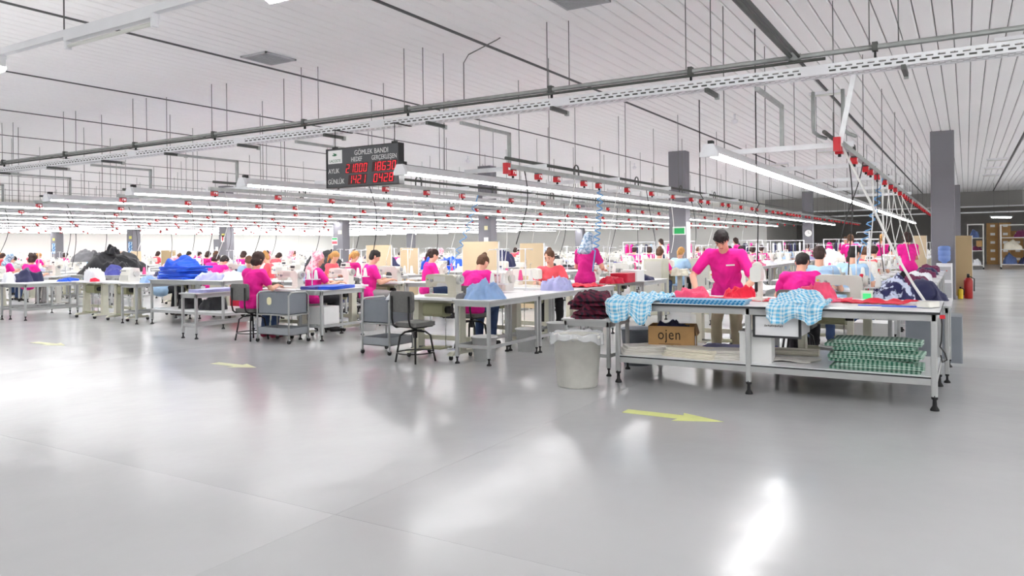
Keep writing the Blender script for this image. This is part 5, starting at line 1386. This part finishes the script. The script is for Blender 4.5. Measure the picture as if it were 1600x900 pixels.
for ci in (4, 5, 6):
    if ci > 4: col_sign(ci, 0, 'poster', MB('poster_blue').box(-.12, -.006, 1.3, .2, -.002, 1.85), 'blue picture poster on a grey column', 'poster')['group'] = 'blue posters'
    col_sign(ci, 0, 'notice', MB('poster_yellow').box(-.05, -.006, 1.98, .16, -.002, 2.12), 'yellow notice high on a grey column', 'notice')['group'] = 'yellow notices'
solid('red_notice', MB('paper').box(-.1, -.006, 1.75, .12, -.002, 2.05).box(-.03, -.009, 1.8, .05, -.006, 1.98, 'socket_red'), 'white notice with red mark on a column', 'notice', (COLX[4], 21.65, 0))

# ================================================================== water cooler, extinguishers, storage
k = Kind('water_cooler')
k.add('body', MB('fixture_white').rbox(-.17, -.16, .02, .17, .16, .9, .02)); k.add('door', MB('fixture_grey').box(-.15, -.167, .06, .15, -.16, .42)); k.add('tap_panel', MB('fixture_grey').box(-.14, -.165, .5, .14, -.16, .82).cyl((-.05, -.2, .72), (-.05, -.16, .72), .012, n=8, m='cloth_blue').cyl((.05, -.2, .72), (.05, -.16, .72), .012, n=8, m='socket_red'))
k.add('bottle', MB('water_blue').lathe([(.05, .9), (.06, .93), (.135, .97), (.14, 1.06), (.13, 1.08), (.14, 1.1), (.14, 1.2), (.13, 1.22), (.14, 1.24), (.138, 1.3), (.1, 1.33), (.001, 1.335)], n=18))
k.spawn('white water cooler with blue bottle before the grey column', 'water cooler', (-.47, 21.45, 0))
def extinguisher(m, h, r):
    k = Kind('fire_extinguisher')
    k.add('cylinder', MB(m).lathe([(r * .9, 0), (r, .02), (r, h * .72), (r * .8, h * .8), (r * .35, h * .85)], n=14)); k.add('valve', MB('black').cyl((0, 0, h * .85), (0, 0, h), r * .3).box(-.02, -.1, h * .93, .02, .06, h)); k.add('hose', MB('black').tube([(r * .3, 0, h * .9), (r * 1.3, 0, h * .8), (r * 1.25, 0, h * .3)], .012))
    return k
extinguisher('ext_red', .62, .1).spawn('large red fire extinguisher beside the tan board', 'extinguisher', (.03, 22.1, 0))
extinguisher('ext_yellow', .3, .06).spawn('small yellow extinguisher beside the red extinguisher', 'extinguisher', (-.14, 21.95, 0))
def rack(W, D, H, zs, m='rack_metal'):
    k = Kind('storage_rack')
    for x in (0, W):
        for y in (0, D): k.add('post', MB(m).box(x - .025, y - .025, .08, x + .025, y + .025, H))
    for z in zs: k.add('shelf', MB(m).box(-.02, -.02, z - .04, W + .02, D + .02, z))
    k.add('top_frame', MB(m).box(-.03, -.03, H - .05, W + .03, .0, H).box(-.03, D, H - .05, W + .03, D + .03, H))
    for x in (0, W):
        for y in (0, D): k.add('castor', MB('rubber').cyl((x - .02, y, .05), (x + .02, y, .05), .05, n=10))
    return k
RKX, RKY = .06, 45.0
rack(.68, .6, 2.3, (.2, .95, 1.6)).spawn('white storage rack on wheels beyond the tan board', 'rack', (RKX, RKY, 0))
for (x, z, wd, h, m, lab) in ((.35, .2, .6, .35, 'cloth_white', 'white cloth on the lowest shelf of the wheeled rack'), (.35, .95, .55, .28, 'cloth_plum', 'plum cloth on the middle shelf of the wheeled rack'), (.3, 1.6, .6, .45, 'cloth_denim', 'dark blue cloth on the upper shelf of the wheeled rack')):
    pile(RKX + x, RKY + .3, z, wd, .5, h, m, lab, int(z * 50), k=14)
solid('carton', MB('cardboard').box(-.13, -.15, 0, .13, .15, .3), 'small carton on the middle shelf of the wheeled rack', 'box', (RKX + .5, RKY + .2, .95 + .2))
rack(1.3, .8, 2.25, (.25, 1.0, 1.6)).spawn('tall metal garment cage on wheels at the aisle end', 'rack', (1.5, 45.3, 0))
for (x, z, wd, h, m, lab) in ((.35, .25, .7, .6, 'cloth_denim', 'denim blue cloth low in the garment cage'), (1.0, .25, .6, .45, 'cloth_navy', 'navy cloth low in the garment cage'), (.5, 1.0, .95, .55, 'cloth_cream', 'cream cloth in the middle of the garment cage'), (.9, 1.6, .7, .35, 'cloth_plum', 'plum cloth high in the garment cage')):
    pile(1.5 + x, 45.7, z, wd, .7, h, m, lab, int(z * 70 + x * 10), k=14)
KB = Kind('carton')
KB.add('body', MB('cardboard').rbox(-.3, -.3, 0, .3, .3, .5, .005, n=1)); KB.add('packing_label', MB('paper').box(-.1, -.303, .25, .14, -.3, .4))
for c in range(4):
    for q in range(5 if c < 2 else 4):
        KB.spawn('brown labelled carton stacked at the far aisle end', 'box', (1.35 + c * .63, 54.5 - .4 * (c % 2), q * .502), 0, 'stacked cartons at the aisle end')
lt = Kind('short_light'); HR = ZC - 2.55; lt.add('reflector', MB('fixture_grey').box(-.7, -.06, .02, .7, .06, .08)); lt.add('tube', MB('tube').cyl((-.65, 0, 0), (.65, 0, 0), .03, n=8)); lt.add('hanging_rod', MB('rod').cyl((-.5, 0, .08), (-.5, 0, HR), .006, n=5)); lt.add('hanging_rod', MB('rod').cyl((.5, 0, .08), (.5, 0, HR), .006, n=5))
lt2 = Kind('short_light')  # lamps added out of sight behind the trim beam to brighten the storage
for p_ in lt.parts[:2]: lt2.parts.append(p_)
for q in (-.5, .5): lt2.add('hanging_rod', MB('rod').cyl((q, 0, .08), (q, 0, ZC - 3.6), .006, n=5))
for (x, y) in ((1.45, 43.0), (5.2, 41), (5.2, 31), (5.2, 21), (5.2, 11), (5.2, 51), (2.2, 53.5), (-.5, 53.5), (3.5, 56)):  # all but the first lamp are added out of view for extra light
    (lt if y < 53 else lt2).spawn('short fluorescent lamp over the far aisle, most of them added for brightness', 'ceiling light', (x, y, 2.55) if y < 53 else (x, y, 3.6), .9 if x < 2 else 0, 'short aisle lamps')

# ================================================================== garment rails far down the hall
KG = Kind('garment')
KG.add('cloth', MB('shirt_white').prism([(-.2, .7), (.2, .7), (.16, 1.35), (.05, 1.45), (-.05, 1.45), (-.16, 1.35)], 'y', -.05, .05))
GM = {}
for q, (y, z) in enumerate(((47.2, 2.95), (48.2, 3.3))):
    solid('aisle_pipe', MB('fixture_white').cyl((-10.5, 0, 0), (13, 0, 0), .04, n=8).cyl((-6, 0, 0), (-6, 0, ZC - z - .013), .01, n=5).cyl((2.6, 0, 0), (2.6, 0, ZC - z - .013), .01, n=5), ('lower' if q == 0 else 'upper') + ' white pipe crossing above the far storage racks', 'pipe', (0, y, z))
def garment(m):
    if m not in GM: GM[m] = MB(m).prism([(-.22, .75), (.22, .75), (.2, 1.15), (.26, 1.0), (.3, 1.08), (.19, 1.38), (.06, 1.45), (-.06, 1.45), (-.19, 1.38), (-.3, 1.08), (-.26, 1.0), (-.2, 1.15)], 'y', -.04, .04).cyl((0, 0, 1.45), (0, 0, 1.55), .006, n=5, m='steel').mesh('hanging_garment')
    return GM[m]
for (rx, ry) in GRAILS:
    k = Kind('garment_rail')
    k.add('rail', MB('fixture_white').cyl((-.8, 0, 1.56), (.8, 0, 1.56), .02, n=8))
    for x in (-.8, .8): k.add('upright', MB('fixture_white').cyl((x, 0, .06), (x, 0, 1.58), .02, n=8)); k.add('foot', MB('fixture_white').box(x - .03, -.3, .0, x + .03, .3, .06))
    k.spawn('white garment rail standing far down the sewing hall', 'garment rail', (rx, ry, 0), .3, 'garment rails')
    for q in range(6):
        m = RN.choice(('shirt_white', 'shirt_white', 'shirt_blue', 'pink', 'cloth_navy'))
        xx = -.6 + q * .24
        tag(place(link('hanging_garment', garment(m)), (rx + xx * math.cos(.3), ry + xx * math.sin(.3), 0), .3 + PI / 2 + RN.uniform(-.3, .3)), '%s shirt hanging on a far garment rail' % {'shirt_white': 'white', 'shirt_blue': 'light blue', 'pink': 'pink', 'cloth_navy': 'navy'}[m], 'shirt', '%s shirts on far rails' % m)
for (x, y) in ((-3.6, 29.6), (-7.6, 29.5), (-4.2, 33.2), (-10.8, 30), (-3.6, 40.5)):
    rperson(x, y, RN.uniform(0, 6), 'farstand')

person('farstand', -2.78, 23.0, .2, 'pink', 'jeans', 'short', 'hair_brown', 'standing worker in pink with brown hair beyond the light blue shirts')
person('farstand', -2.1, 24.1, -.3, 'magenta', 'trouser_black', 'pony', 'hair_blond', 'standing worker in magenta with blond ponytail beyond the floral bundle')
person('farstand', -1.15, 19.6, .5, 'pink', 'trouser_black', 'bob', 'hair_dark', 'standing worker in pink with dark bob near the water cooler column')
# ================================================================== hanging cables and air hoses
def hang(x, y, z0, x1, y1, z1, m, r, label, group, sag=.2, coil=0, seed=0):
    pts = []
    n = 14 if not coil else 70
    for i in range(n + 1):
        t = i / n
        p = Vector((x + (x1 - x) * t, y + (y1 - y) * t, z0 + (z1 - z0) * t))
        p.x += .1 * math.sin(t * 5 + seed) * sag; p.y += sag * math.sin(t * PI) * .5
        if coil and .1 < t < .75: p += Vector((math.cos(t * coil), math.sin(t * coil), 0)) * .05
        pts.append(p)
    solid('hanging_cable' if m != 'hose_blue' else 'air_hose', MB(m).tube(pts, r, 5), label, 'cable' if m != 'hose_blue' else 'hose', group=group)
for i in range(7):
    bx = BUSX[i]
    for q in range(9 if i < 3 else 5):
        y = 8.9 + q * 1.45 + RN.uniform(-.3, .3)
        m = 'black' if RN.random() < .7 else 'hose_white'
        hang(bx, y, 2.46, bx - RN.uniform(-.1, .35), y + RN.uniform(-.15, .25), RN.uniform(.95, 1.5), m, .007, '%s power cable, %s hanging from the %s busbar' % ('black' if m == 'black' else 'white', NTH[q], NTH[i]), '%s cables under the busbars' % m, .25, 0, q)
hang(-5.08, 11.2, 2.46, -5.4, 11.6, 1.0, 'hose_blue', .012, 'coiled blue air hose hanging beside the pale headscarf', None, .1, 90)
hang(-1.12, 13.2, 2.46, -1.5, 13.0, 1.0, 'hose_blue', .011, 'coiled blue air hose hanging behind the floral bundle', None, .1, 70)
hang(-8.18, 12.3, 2.46, -8.7, 12.0, .9, 'hose_blue', .011, 'coiled blue air hose over the empty white table', None, .1, 60)
for q in range(6):
    hang(-1.12, 11.5 + q * 1.1, 2.46, -1.2 + .1 * q, 12.2 + q * 1.1, 1.1, 'hose_white', .008, 'white hose hanging from the busbar above the floral bundle', 'white hoses under the first busbar', .2, 0, q)
solid('hanging_cable', MB('black').tube([(0, 0, ZC), (0, 0, 2.0), (.03, .01, 1.95), (-.02, 0, 1.85), (.02, 0, 1.8), (0, 0, 1.2)], .008, 5), 'long black cable hanging from the ceiling beside the bright light row', 'cable', (-2.3, 9.9, 0))
solid('hanging_cable', MB('black').tube([(0, 0, ZC), (0, 0, 2.4), (.06, 0, 2.3), (-.05, 0, 2.25), (.02, 0, 2.15), (.02, 0, 2.05)], .01, 5), 'knotted black cable hanging from the ceiling behind the standing worker', 'cable', (-4.35, 14.2, 0))
print('machines', nmach, 'objects', len(bpy.data.objects))
